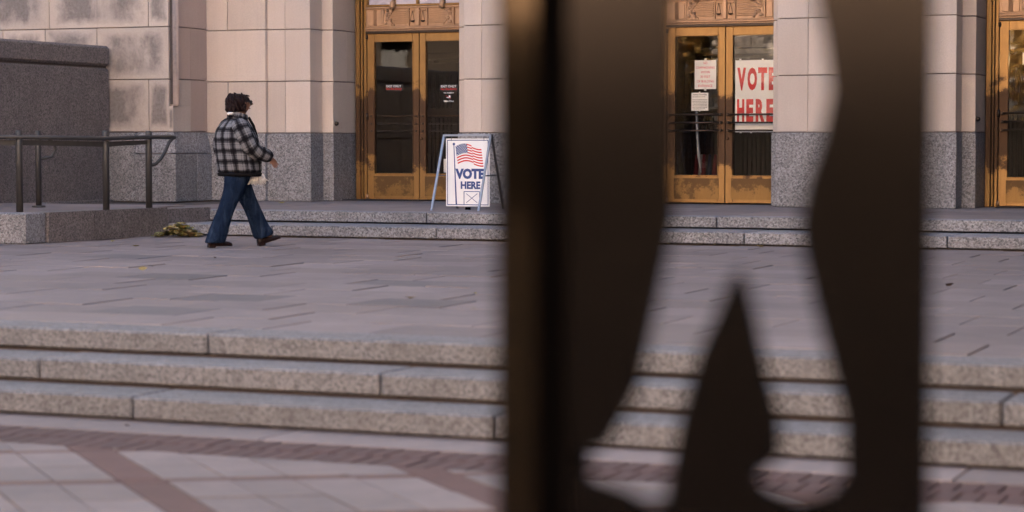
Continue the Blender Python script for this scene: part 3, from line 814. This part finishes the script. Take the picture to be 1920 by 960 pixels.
arc = [e + Vector((.012, .03, .004)), e + Vector((0, -.02, -.012)), e + Vector((-.018, -.07, -.06)), e + Vector((-.035, -.12, -.16)), e + Vector((-.06, -.19, -.26)), e + Vector((-.09, -.27, -.325)), s3]
tube('rail_return', [rl(p) for p in arc], .022, M['rail'], rail, 10)
r2 = empty('back_railing', (-15.84, 22.95, .338)); tag(r2, 'single dark post with a hooked rail end standing behind the front handrail', 'railing')
tube('post', [(0, 0, 0), (0, 0, .945), (0, 0, .955)], [.038, .038, .03], M['rail'], r2, 16)
tube('base_plate', [(0, 0, 0), (0, 0, .02), (0, 0, .025)], [.085, .085, .05], M['rail'], r2, 16)
tube('handrail', [(-1.6, -.05, .87), (.0, -.05, .87), (.06, .12, .86), (.09, .22, .80), (.09, .24, .72), (.06, .2, .63), (0, .02, .60)], .019, M['rail'], r2, 10)

# ------------------------------------------------------------------ A-frame sign
sg = empty('vote_sign', (-11.10, 25.46, ZD), .05); tag(sg, 'white A frame sandwich board with a flag reading VOTE HERE', 'sign')
HW, TZ, SP = .315, .945, .46
def leg(sx, sy, mat):
    a = Vector((sx * HW, -.015 * sy * -1, TZ)); b = Vector((sx * HW, sy * SP, 0))
    a = Vector((sx * HW, sy * .018, TZ))
    d = (b - a).normalized(); n = Vector((1, 0, 0)); w = d.cross(n)
    h = .0125
    q = lambda p: [p + n * i * h + w * j * h for i, j in ((-1, -1), (1, -1), (1, 1), (-1, 1))]
    return MB().hexa([tuple(p) for p in q(b)], [tuple(p) for p in q(a)]).build('leg', M[mat], sg)
for sx in (-1, 1):
    leg(sx, -1, 'aluminium'); leg(sx, 1, 'darktube')
    MB().box(sx * HW - .006, sx * HW + .006, -.19, .19, .43, .445).build('spreader', M['darktube'], sg)
    MB().tube([(sx * .22, 0, TZ), (sx * .22, 0, TZ - .07)], .006, 6).build('hanger', M['darktube'], sg)
MB().box(-HW - .012, HW + .012, -.034, -.008, TZ - .012, TZ + .014, .003).build('top_bar', M['aluminium'], sg)
MB().box(-HW - .012, HW + .012, .006, .03, TZ - .012, TZ + .014, .003).build('top_bar', M['darktube'], sg)
MB().box(-.03, .03, -.02, .02, .0, .035).build('stake_foot', M['steel_dark'], sg)
pw, pz0, pz1 = .295, .045, .905
panel = cbox('panel', -pw, pw, -.004, .004, pz0, pz1, M['white'], sg, .001)
yq = -.0045
MB().box(-pw + .016, pw - .016, yq - .001, yq, pz1 - .026, pz1 - .016).box(-pw + .016, pw - .016, yq - .001, yq, pz0 + .016, pz0 + .026).box(-pw + .016, -pw + .025, yq - .001, yq, pz0 + .016, pz1 - .016).box(pw - .025, pw - .016, yq - .001, yq, pz0 + .016, pz1 - .016).build('border', M['navy'], panel)
# flagpole
MB().hexa([(-.165, yq - .002, pz0 + .026), (-.145, yq - .002, pz0 + .026), (-.145, yq, pz0 + .026), (-.165, yq, pz0 + .026)], [(-.192, yq - .002, .82), (-.182, yq - .002, .82), (-.182, yq, .82), (-.192, yq, .82)]).tube([(-.187, yq, .835), (-.187, yq - .002, .835)], .017, 12).build('flagpole', M['navy'], panel)
# waving flag: 13 stripes following a wave, star field in the upper hoist corner
def wave(u):
    return .030 * math.sin(u * 5.2 - .25) * (1 - u * .2) + (-.018 if u > .62 else 0)
FX0, FX1, FZ, FH = -.165, .185, .815, .225
def fpt(u, v): return (FX0 + (FX1 - FX0) * u + .03 * v, FZ + wave(u) - FH * v)
def stripe(mb, u0, u1, v0, v1, y, n=10):
    # the fold breaks the stripes in two runs
    for (a, b) in ((u0, min(u1, .618)), (max(u0, .622), u1)):
        if b - a < .01: continue
        for i in range(n):
            p, q = a + (b - a) * i / n, a + (b - a) * (i + 1) / n
            c = [fpt(p, v1), fpt(q, v1), fpt(q, v0), fpt(p, v0)]
            mb.add([(x, y, z) for x, z in c], [(0, 1, 2, 3)])
mb = MB()
for k in range(0, 13, 2):
    stripe(mb, .43 if k < 7 else 0, 1, k / 13, (k + 1) / 13, yq - .0012)
mb.build('red_stripes', M['red'], panel)
mb = MB(); stripe(mb, 0, .43, 0, 7 / 13, yq - .0016); cant = mb.build('star_field', M['navy'], panel)
mb = MB()
for r_ in range(7):
    for c_ in range(6 if r_ % 2 == 0 else 5):
        u = .035 + (c_ + (0 if r_ % 2 == 0 else .5)) * .072; v = (.035 + r_ * .077)
        x_, z_ = fpt(u, v); mb.tube([(x_, yq - .0018, z_), (x_, yq - .0028, z_)], .0062, 6)
mb.build('stars', M['white'], cant)
text_mesh('lettering', 'VOTE', -.168, .225, .392, .525, yq - .0005, .06, M['navy'], panel)
text_mesh('lettering', 'HERE', -.095, .172, .266, .362, yq - .0005, .045, M['navy'], panel)
bxm = MB(); a, b, c, d = -.055, .165, .071, .238
bxm.box(a, b, yq - .001, yq, d - .009, d).box(a, a + .009, yq - .001, yq, c, d - .009).box(b - .009, b, yq - .001, yq, c, d - .009)
bxm.tube([(a + .035, yq - .001, c + .02), (b - .035, yq - .001, d - .03)], .0035, 6).tube([(a + .035, yq - .001, d - .03), (b - .035, yq - .001, c + .02)], .0035, 6)
bxm.build('ballot_box', M['navy'], panel)

# ------------------------------------------------------------------ fallen leaves
def leaf_data(c, L, yaw, tilt, curl):
    pts = [(-.5, 0), (-.25, .2), (.1, .26), (.5, 0), (.1, -.26), (-.25, -.2)]
    m = Matrix.Translation(c) @ Matrix.Rotation(yaw, 4, 'Z') @ Matrix.Rotation(tilt, 4, 'X')
    v = [m @ Vector((x * L, y * L, curl * L * (x * x + 2 * y * y))) for x, y in pts]
    v += [m @ Vector((0, 0, -.0 * L))]
    return v, [(i, (i + 1) % 6, 6) for i in range(6)]
t = NT('pile_leaf'); rv = t.voro(t.coord(), 22); sp = t.n('SeparateColor'); t.l(rv, sp.inputs[0])
t.color(t.ramp(sp.outputs[0], [(0, (.06, .035, .015)), (.25, (.13, .11, .02)), (.45, (.22, .17, .035)), (.6, (.10, .10, .03)), (.75, (.27, .15, .06)), (1, (.35, .33, .14))])); M['pileleaf'] = t.set(Roughness=.7)
mb = MB()
for i in range(260):
    r_ = max(-.75, min(.75, random.gauss(0, .40))); s_ = random.gauss(0, .22)
    c = Vector((-13.87 + r_ * .31, 23.02 + s_ * .4 + r_ * .13, 0))
    if c.x < -14.2: c.x = -14.2 + random.random() * .1
    h = max(0.01, .14 * math.exp(-((r_ / .38) ** 2)) * random.random() + .008)
    c.z = h + .012
    if c.y > 23.33: c.y = 23.3
    v, f = leaf_data(c, random.uniform(.07, .14), random.uniform(0, 6.3), random.uniform(-.9, .9), random.uniform(-.3, .8)); mb.add(v, f)
o = mb.build('leaf_pile', M['pileleaf']); tag(o, 'heap of fallen leaves swept into the corner where steps meet ramp', 'leaves', kind='stuff')
mb = MB()
for i in range(46):
    x_ = random.uniform(-13.2, -2.5); y_ = 23.36 - abs(random.gauss(0, .05)) if i % 3 else random.uniform(13, 23)
    v, f = leaf_data(Vector((x_, y_, .012)), random.uniform(.018, .05), random.uniform(0, 6.3), random.uniform(-.4, .4), .5); mb.add(v, f)
o = mb.build('leaf_litter', M['pileleaf']); tag(o, 'crumbs of dry leaf along the foot of the steps and over the plaza', 'litter', kind='stuff')
M['yleaf'] = m_plain('yellow_leaf', (.27, .21, .08), .7, 0, .25, 20); M['bleaf'] = m_plain('brown_leaf', (.09, .045, .025), .7)
for (x_, y_, z_, L, ti, m_, lab) in (
    (-10.514, 16.828, 0, .085, .9, 'yleaf', 'curled pale yellow leaf alone in the middle of the plaza'),
    (-12.985, 20.634, 0, .09, .3, 'yleaf', 'flat yellow leaf on the plaza between ramp corner and walking person'),
    (-13.843, 21.521, 0, .10, .3, 'yleaf', 'small yellow leaf at the foot of the dark ramp wall'),
    (-6.806, 14.556, 0, .095, .15, 'yleaf', 'yellow leaf lying on a grey paving slab'),
    (-10.957, 18.865, 0, .07, .2, 'bleaf', 'tiny brown leaf on the plaza just in front of the walking person'),
    (-3.40, 17.428, 0, .11, .5, 'bleaf', 'dark brown curled leaf on the plaza beyond the steel panel'),
    (-6.605, 23.133, 0, .11, .4, 'yleaf', 'yellow leaf against the lower step below the VOTE banner'),
    (-14.613, 26.993, ZD, .12, .3, 'yleaf', 'greenish leaf on the landing before the first limestone pier'),
    (-6.57, 10.33, ZL, .05, .3, 'bleaf', 'small brown leaf on the kerb strip below the front steps')):
    v, f = leaf_data(Vector((0, 0, 0)), L, random.uniform(0, 6), ti, .7)
    zmin = min(p.z for p in v)
    o = link('fallen_leaf', pyd('fallen_leaf', [(p.x, p.y, p.z - zmin) for p in v], f), M[m_], None, loc=(x_, y_, z_ + .006))
    tag(o, lab, 'leaf')

# ------------------------------------------------------------------ walking person
person = empty('person', (-11.955, 21.05, .004), math.atan2(.637, .771) * -1)
tag(person, 'person in black and grey plaid jacket and flared blue jeans walking', 'person')
X_, Y_, Z_ = Vector((1, 0, 0)), Vector((0, 1, 0)), Vector((0, 0, 1))
# body: one skinned figure
nodes = [((0, .0, .90), .13), ((0, .01, 1.08), .15), ((0, .0, 1.27), .15), ((0, .03, 1.40), .06), ((.0, .06, 1.48), .058), ((0, .095, 1.555), .086), ((0, .105, 1.615), .072),
         ((.18, -.02, 1.33), .06), ((.25, .065, 1.08), .045), ((.21, .30, .985), .03), ((.205, .355, .955), .026),
         ((-.18, -.02, 1.33), .06), ((-.25, -.10, 1.08), .045), ((-.22, .04, .90), .03), ((-.22, .07, .86), .026),
         ((.09, 0, .84), .10), ((.10, -.12, .47), .06), ((.10, -.29, .10), .04), ((.10, -.16, .045), .032),
         ((-.09, .02, .84), .10), ((-.09, .19, .47), .06), ((-.09, .345, .12), .04), ((-.09, .46, .09), .032)]
edges = [(0, 1), (1, 2), (2, 3), (3, 4), (4, 5), (5, 6), (2, 7), (7, 8), (8, 9), (9, 10), (2, 11), (11, 12), (12, 13), (13, 14), (0, 15), (15, 16), (16, 17), (17, 18), (0, 19), (19, 20), (20, 21), (21, 22)]
def fingers(base, palm_dir, side, curl):
    P = Vector(nodes[base][0]); d = Vector(palm_dir).normalized(); s = Vector(side).normalized(); nrm = d.cross(s)
    for k, L in enumerate((.068, .076, .070, .055)):
        o_ = P + s * (k - 1.5) * .019 + d * .03
        i = len(nodes); nodes.append((tuple(o_), .010)); edges.append((base, i))
        q = o_ + d * L * .5 + nrm * curl * .2; nodes.append((tuple(q), .009)); edges.append((i, i + 1))
        q2 = q + d * L * .35 + nrm * curl; nodes.append((tuple(q2), .007)); edges.append((i + 1, i + 2))
    o_ = P - s * .034 + d * .0; i = len(nodes); nodes.append((tuple(o_), .011)); edges.append((base, i))
    nodes.append((tuple(o_ - s * .018 + d * .035), .009)); edges.append((i, i + 1))
fingers(10, (.0, .35, -.9), (-.3, .9, .35), .02)
fingers(14, (.0, .5, -.85), (.3, .9, .3), -.02)
me = bpy.data.meshes.new('body_cage'); me.from_pydata([p for p, r_ in nodes], edges, [])
ob = bpy.data.objects.new('body_cage', me); COL.objects.link(ob)
sk = ob.modifiers.new('skin', 'SKIN'); sk.use_smooth_shade = True
for i, (p, r_) in enumerate(nodes):
    sv = me.skin_vertices[0].data[i]; sv.radius = (r_, r_); sv.use_root = (i == 0)
ss = ob.modifiers.new('sub', 'SUBSURF'); ss.levels = 2; ss.render_levels = 2
dg = bpy.context.evaluated_depsgraph_get(); bm_ = bpy.data.meshes.new_from_object(ob.evaluated_get(dg)); bpy.data.objects.remove(ob)
bm_.materials.clear(); body = link('body', bm_, M['skin'], person, True)
# nose, mouth and ears
mb = MB(); mb.tube([(0, .165, 1.60), (0, .195, 1.565), (0, .165, 1.55)], [.008, .016, .008], 8); mb.build('nose', M['skin'], person, True)
mb = MB().tube([(-.022, .158, 1.515), (0, .168, 1.517), (.022, .158, 1.515)], [.004, .008, .004], 8); mb.build('mouth', m_plain('lips', (.14, .05, .04), .5), person, True)
for s in (-1, 1):
    mb = MB().tube([(s * .082, .08, 1.60), (s * .096, .07, 1.58), (s * .09, .075, 1.545)], [.01, .018, .008], 8); mb.build('ear', M['skin'], person, True)
# hair: wavy, ends at the nape
def blob(name, c, rx, ry, rz, mat, amp, fr, parent, n1=22, n2=30, cut=None):
    v = []; f = []
    for i in range(n1 + 1):
        th = math.pi * i / n1
        for k in range(n2):
            ph = 2 * math.pi * k / n2
            d = Vector((math.sin(th) * math.cos(ph), math.sin(th) * math.sin(ph), math.cos(th)))
            a = 1 + amp * noise.noise(d * fr + Vector(c) * 3) + amp * .5 * noise.noise(d * fr * 2.3)
            p = Vector(c) + Vector((d.x * rx, d.y * ry, d.z * rz)) * a
            if cut: p = cut(p, d)
            v.append(p)
    for i in range(n1):
        for k in range(n2):
            f.append((i * n2 + k, (i + 1) * n2 + k, (i + 1) * n2 + (k + 1) % n2, i * n2 + (k + 1) % n2))
    return link(name, pyd(name, v, f), mat, parent, True)
def hcut(p, d):
    # open the hair over the face, end it at the nape
    if p.z < 1.60 and p.y > .095: p = Vector((p.x * .85, .095 + (p.y - .095) * .2, p.z))
    return p
blob('hair', (0, .035, 1.572), .114, .136, .104, M['hair'], .13, 2.6, person, 34, 44, cut=hcut)
mb = MB()
for k in range(90):
    a = random.uniform(-3.3, .25); hz = random.uniform(1.50, 1.645); w_ = .88 if hz > 1.61 else 1.0
    c0 = lambda r_, da, dz: Vector((math.cos(a + da) *  .114 * r_ * w_, .035 + math.sin(a + da) * .134 * r_ * w_, max(hz + dz, 1.478)))
    mb.tube([c0(.85, 0, .045), c0(.97, .05, .015), c0(1.01, .12, -.014), c0(.95, .2, -.036)], [.008, .016, .016, .006], 6)
for k in range(20):
    a = random.uniform(0, 6.28); r0 = random.uniform(.2, .8)
    p_ = Vector((math.cos(a) * .10 * r0, .05 + math.sin(a) * .11 * r0, 1.655 + .012 * (1 - r0)))
    mb.tube([p_ + Vector((-.02, -.03, -.006)), p_, p_ + Vector((.02, .03, -.008))], [.005, .011, .005], 5)
mb.build('hair_locks', M['hair'], person, True)
mb = MB().tube([(-.07, .168, 1.59), (.07, .168, 1.59)], .006, 8)
for s in (-1, 1):
    mb.tube([(s * .038, .172, 1.583), (s * .038, .166, 1.583)], .026, 12); mb.tube([(s * .068, .168, 1.59), (s * .10, .10, 1.592), (s * .10, .06, 1.585)], .006, 8)
mb.build('glasses', M['blackvinyl'], person)
# jacket torso (rings from hem to collar); u = her right, w = forward
secs = [(.795, .045, .262, .225), (.83, .045, .268, .232), (.95, .03, .268, .238), (1.08, .015, .262, .240), (1.18, .0, .255, .235), (1.26, -.01, .245, .212), (1.32, -.005, .218, .180), (1.37, .005, .165, .140), (1.405, .02, .105, .108), (1.44, .035, .085, .09), (1.46, .04, .078, .082)]
rings_ = []
for z, cy, rx, ry in secs:
    q = ring((0, cy, z), X_, Y_, rx, ry, 32, 2.25)
    for p in q:
        a = math.atan2(p.y - cy, p.x)
        wr = .012 * noise.noise(Vector((p.x * 6, p.y * 6, z * 4))) + .010 * math.sin(a * 5 + z * 9) * max(0, min(1, (1.15 - z) * 3 + .3))
        p += Vector((math.cos(a), math.sin(a), 0)) * wr * 1.3
        if z > 1.3: p.z += .0
    rings_.append(q)
jk = loft_obj('jacket', rings_, M['plaid'], person, ends=True, sub=1)
def sleeve(pts, rad, name='sleeve'):
    rs = []
    pts = [Vector(p) for p in pts]
    for i, p in enumerate(pts):
        d = (pts[min(i + 1, len(pts) - 1)] - pts[max(i - 1, 0)]).normalized()
        u = Y_ - d * Y_.dot(d); u.normalize(); w = d.cross(u)
        q = ring(p, u, w, rad[i], rad[i] * .95, 18)
        for k, pp in enumerate(q): pp += (pp - p).normalized() * .010 * noise.noise(pp * 14)
        rs.append(q)
    return loft_obj(name, rs, M['plaid'], person, sub=1)
sleeve([(.10, -.02, 1.36), (.165, -.022, 1.335), (.215, -.01, 1.27), (.243, .025, 1.18), (.262, .06, 1.10), (.262, .105, 1.055), (.250, .17, 1.03), (.232, .25, 1.005), (.215, .31, .985), (.210, .335, .972)], [.075, .098, .102, .098, .094, .09, .085, .078, .07, .05])
sleeve([(-.10, -.02, 1.36), (-.165, -.022, 1.335), (-.215, -.03, 1.27), (-.25, -.06, 1.18), (-.27, -.09, 1.10), (-.265, -.06, 1.02), (-.245, -.01, .96), (-.23, .03, .91)], [.075, .098, .102, .098, .09, .082, .075, .06])
# black knit hem, cuff-less; collar
hem = [ring((0, .045, z), X_, Y_, rx, ry, 32, 2.25) for z, rx, ry in ((.772, .246, .212), (.777, .262, .226), (.79, .268, .232), (.806, .271, .235), (.812, .262, .226))]
loft_obj('hem_band', hem, M['black_knit'], jk)
col_ = [ring((0, cy, z), X_, Y_ + Z_ * -.25, rx, ry, 20) for cy, z, rx, ry in ((.02, 1.385, .125, .12), (.025, 1.425, .118, .118), (.03, 1.462, .108, .112), (.035, 1.475, .097, .10), (.035, 1.44, .085, .09))]
loft_obj('collar', col_, M['plaid'], jk, ends=False, sub=1)
MB().tube([(.008, .15, 1.42), (.008, .205, 1.33), (.008, .235, 1.24), (.008, .262, 1.12), (.008, .276, .95), (.008, .280, .80)], [.016, .016, .016, .016, .016, .016], 8).build('front_trim', M['black_knit'], jk, True)
MB().tube([(.225, .12, 1.0), (.235, .125, .90)], .009, 8).build('pocket_trim', M['black_knit'], jk)
blob('scarf', (.05, -.075, 1.458), .04, .04, .018, M['wool_white'], .12, 3, person, 8, 20)
mb = MB()
for i in range(64):
    x_ = random.uniform(.06, .15); q_ = random.random(); y_ = .13 + q_ * .13
    sp_ = q_ - .5
    mb.tube([(x_, y_, .80), (x_ + .004, y_ + sp_ * .05, .745), (x_ + random.uniform(-.01, .015), y_ + sp_ * .13, .665 + random.uniform(0, .045) + abs(sp_) * .04)], [.008, .0075, .004], 5)
mb.tube([(.13, .13, .775), (.14, .08, .755), (.15, .03, .73)], .005, 5)
mb.build('scarf_fringe', M['wool_white'], person, True)
# jeans: two flared legs and the seat
mb_r = []
def jleg(pts, rads, nm):
    rs = []
    for (p, (ru, rw)) in zip(pts, rads):
        q = ring(p, X_, Y_, ru, rw, 24)
        for pp in q:
            d = (pp - Vector(p)); d.z = 0
            if d.length > 0:
                pp += d.normalized() * (.020 * noise.noise(pp * 8) + .018 * noise.noise(Vector((pp.x * 14, pp.y * 14, pp.z * 26 + pp.y * 20))))
        rs.append(q)
    return rs
legs = MB()
rl_ = jleg([(.085, -.005, .88), (.09, -.01, .78), (.10, -.05, .64), (.10, -.115, .50), (.10, -.165, .38), (.10, -.22, .24), (.10, -.262, .12), (.10, -.285, .055), (.10, -.29, .05)],
           [(.135, .165), (.125, .158), (.106, .125), (.092, .102), (.088, .096), (.092, .102), (.10, .108), (.103, .112), (.085, .095)], 'r')
ll_ = jleg([(-.085, .02, .88), (-.09, .035, .78), (-.09, .10, .64), (-.09, .175, .50), (-.09, .235, .38), (-.09, .295, .25), (-.09, .345, .145), (-.09, .362, .10), (-.09, .36, .095)],
           [(.135, .165), (.122, .15), (.104, .12), (.092, .10), (.088, .096), (.09, .10), (.098, .106), (.10, .108), (.085, .095)], 'l')
# front trouser leg: the hem is raised at the toe side
for q in ll_[-3:]:
    for p in q: p.z += (p.y - .35) * .32
for q in (rl_, ll_):
    v, f, nf, n = loft(q); legs.add(v, f)
jn = legs.build('jeans', M['denim'], person, True)
m_ = jn.modifiers.new('s', 'SUBSURF'); m_.levels = 1; m_.render_levels = 1
# shoes
def shoe(origin, pitch, nm='shoe'):
    e_ = empty('pivot')
    bpy.data.objects.remove(e_)
    mt = Matrix.Translation(origin) @ Matrix.Rotation(pitch, 4, 'X')
    prof = [(-.125, .035, .035, .05), (-.115, .045, .040, .075), (-.06, .05, .041, .078), (.0, .045, .042, .058), (.06, .04, .046, .046), (.11, .036, .042, .040), (.14, .032, .028, .03), (.15, .03, .010, .02)]
    rs = []
    for y, zc, rx, rz in prof:
        zb = .012
        q = []
        for k in range(16):
            a = 2 * math.pi * k / 16
            z = zb + (math.sin(a) * .5 + .5) * rz * 1.25
            q.append(mt @ Vector((math.cos(a) * rx, y, z)))
        rs.append(q)
    v, f, nf, n = loft(rs); o = MB().add(v, f).build(nm, M['leather'], person, True)
    sol = MB(); sol.add([mt @ Vector(p) for p in cbox_data(-.038, .038, -.128, -.05, 0, .032, .006)[0]], cbox_data(-.038, .038, -.128, -.05, 0, .032, .006)[1])
    sol.build('heel', M['leather'], o); return o
shoe((.10, -.235, 0), 0.0)
shoe((-.09, .42, .022), R(16))

# ------------------------------------------------------------------ steel panel with a walking figure cut out, close to the camera
pan = empty('steel_panel', (-0.9364, 2.4479, ZL), 0.3910); tag(pan, 'dark steel panel post with a walking figure cut out of it, near the steps', 'sculpture')
hole = [(0.125, 1.341), (0.125, 1.252), (0.126, 1.138), (0.13, 1.074), (0.122, 1.029), (0.11, 0.971), (0.089, 0.868), (0.063, 0.817), (0.045, 0.79), (0.026, 0.787), (0.009, 0.787), (0.009, 0.773), (0.026, 0.757), (0.074, 0.74), (0.103, 0.723), (0.118, 0.729), (0.121, 0.752), (0.135, 0.83), (0.157, 0.907), (0.18, 0.958), (0.195, 0.996), (0.205, 1.008), (0.215, 0.997), (0.228, 0.946), (0.241, 0.888), (0.257, 0.83), (0.259, 0.784), (0.245, 0.768), (0.229, 0.757), (0.242, 0.742), (0.28, 0.728), (0.319, 0.738), (0.334, 0.755), (0.333, 0.817), (0.325, 0.855), (0.311, 0.907), (0.294, 0.971), (0.281, 1.029), (0.277, 1.061), (0.286, 1.112), (0.303, 1.163), (0.314, 1.22), (0.307, 1.278), (0.299, 1.316), (0.295, 1.341),
        (.345, 1.45), (.33, 1.54), (.29, 1.585), (.265, 1.60), (.275, 1.64), (.29, 1.69), (.275, 1.74), (.24, 1.765), (.205, 1.74), (.19, 1.69), (.205, 1.64), (.215, 1.60), (.185, 1.585), (.15, 1.54), (.137, 1.45)]
hole = [(x_, z_ - ZL) for x_, z_ in hole]
me = curve_mesh('plate', [[(0, 0), (0.437, 0), (0.437, 2.45), (0, 2.45)], hole], .006); upright(me, 0, .006, 0)
link('cutout_plate', me, M['steel'], pan)
cbox('side_post', -.086, -.036, .0, .05, 0, 2.45, M['steel_post'], pan, .004)
cbox('gap_shade_strip', -.037, .03, .045, .055, 0, 2.45, M['steel_dark'], pan, 0)  # near-black strip closing the gap, its colour stands in for shade
cbox('edge_return', 0.429, 0.437, .006, .05, 0, 2.45, M['steel'], pan, .001)
cbox('base_plate', -.12, .53, -.08, .12, 0, .012, M['steel_dark'], pan, .002)

# ------------------------------------------------------------------ across the street, behind the camera (mirrored in the glass and the steel)
def far_house(x0, x1, y1, h, mat, label, floors, cols):
    e_ = empty('opposite_building', ((x0 + x1) / 2, y1, ZL)); tag(e_, label, 'building')
    w = x1 - x0
    cbox('wall', -w / 2, w / 2, -14, 0, 0, h, mat, e_, 0)
    for fl in range(floors):
        for c in range(cols):
            cx = -w / 2 + (c + .5) * w / cols; cz = 1.2 + fl * h / floors + (3.4 if fl == 0 else 0)
            f_ = MB().box(cx - .8, cx + .8, -.02, .06, cz, cz + 2.1).build('window', M['hall'], e_)
            cbox('pane', cx - .7, cx + .7, .05, .075, cz + .1, cz + 2.0, M['blackvinyl'], f_, 0)
    MB().box(-w / 2 - .3, w / 2 + .3, -14, .4, h, h + .8).build('cornice', mat, e_)
    cbox('shade_band', -w / 2 + .05, w / 2 - .05, -.1, .35, 0, 4.3, M['blackvinyl'], e_, 0)  # dark band painted in place of a shadow along the wall's foot
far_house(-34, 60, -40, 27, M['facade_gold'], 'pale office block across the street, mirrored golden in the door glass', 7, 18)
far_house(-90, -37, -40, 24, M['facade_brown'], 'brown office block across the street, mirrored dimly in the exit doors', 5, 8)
def tree(x, y, h, seed, label):
    random.seed(seed)
    e_ = empty('street_tree', (x, y, ZL)); tag(e_, label, 'tree', 'street trees across the road')
    tr = MB(); tr.tube([(0, 0, 0), (.05, .1, h * .25), (-.08, .05, h * .5), (.1, 0, h * .8)], [.3, .22, .16, .05], 10)
    tips = []
    for k in range(9):
        a = random.uniform(0, 6.28); z0 = h * random.uniform(.22, .55); L = h * random.uniform(.25, .42)
        m1 = Vector((math.cos(a) * L * .5, math.sin(a) * L * .5, z0 + L * .3)); m2 = Vector((math.cos(a) * L, math.sin(a) * L, z0 + L * .75))
        tr.tube([(0, 0, z0), m1, m2], [.1, .06, .02], 7); tips += [m1, m2, (m1 + m2) / 2]
    tr.build('trunk', M['bark'], e_, True)
    cr = MB()
    for k in range(3000):
        c = random.choice(tips) + Vector([random.gauss(0, h * .075) for _ in range(3)])
        v, f = leaf_data(c, random.uniform(.22, .42), random.uniform(0, 6.3), random.uniform(-1.5, 1.5), .3); cr.add(v, f)
    cr.build('crown', M['leaf_gold'], e_)
tree(-23.7, -9, 8, 1, 'street tree by the near kerb, mirrored dark beside the pink notice')
tree(-33.2, -35.5, 10, 2, 'golden leafed street tree before the end of the pale office block')
tree(-14.5, -35, 9, 3, 'golden leafed street tree before the middle of the pale office block')
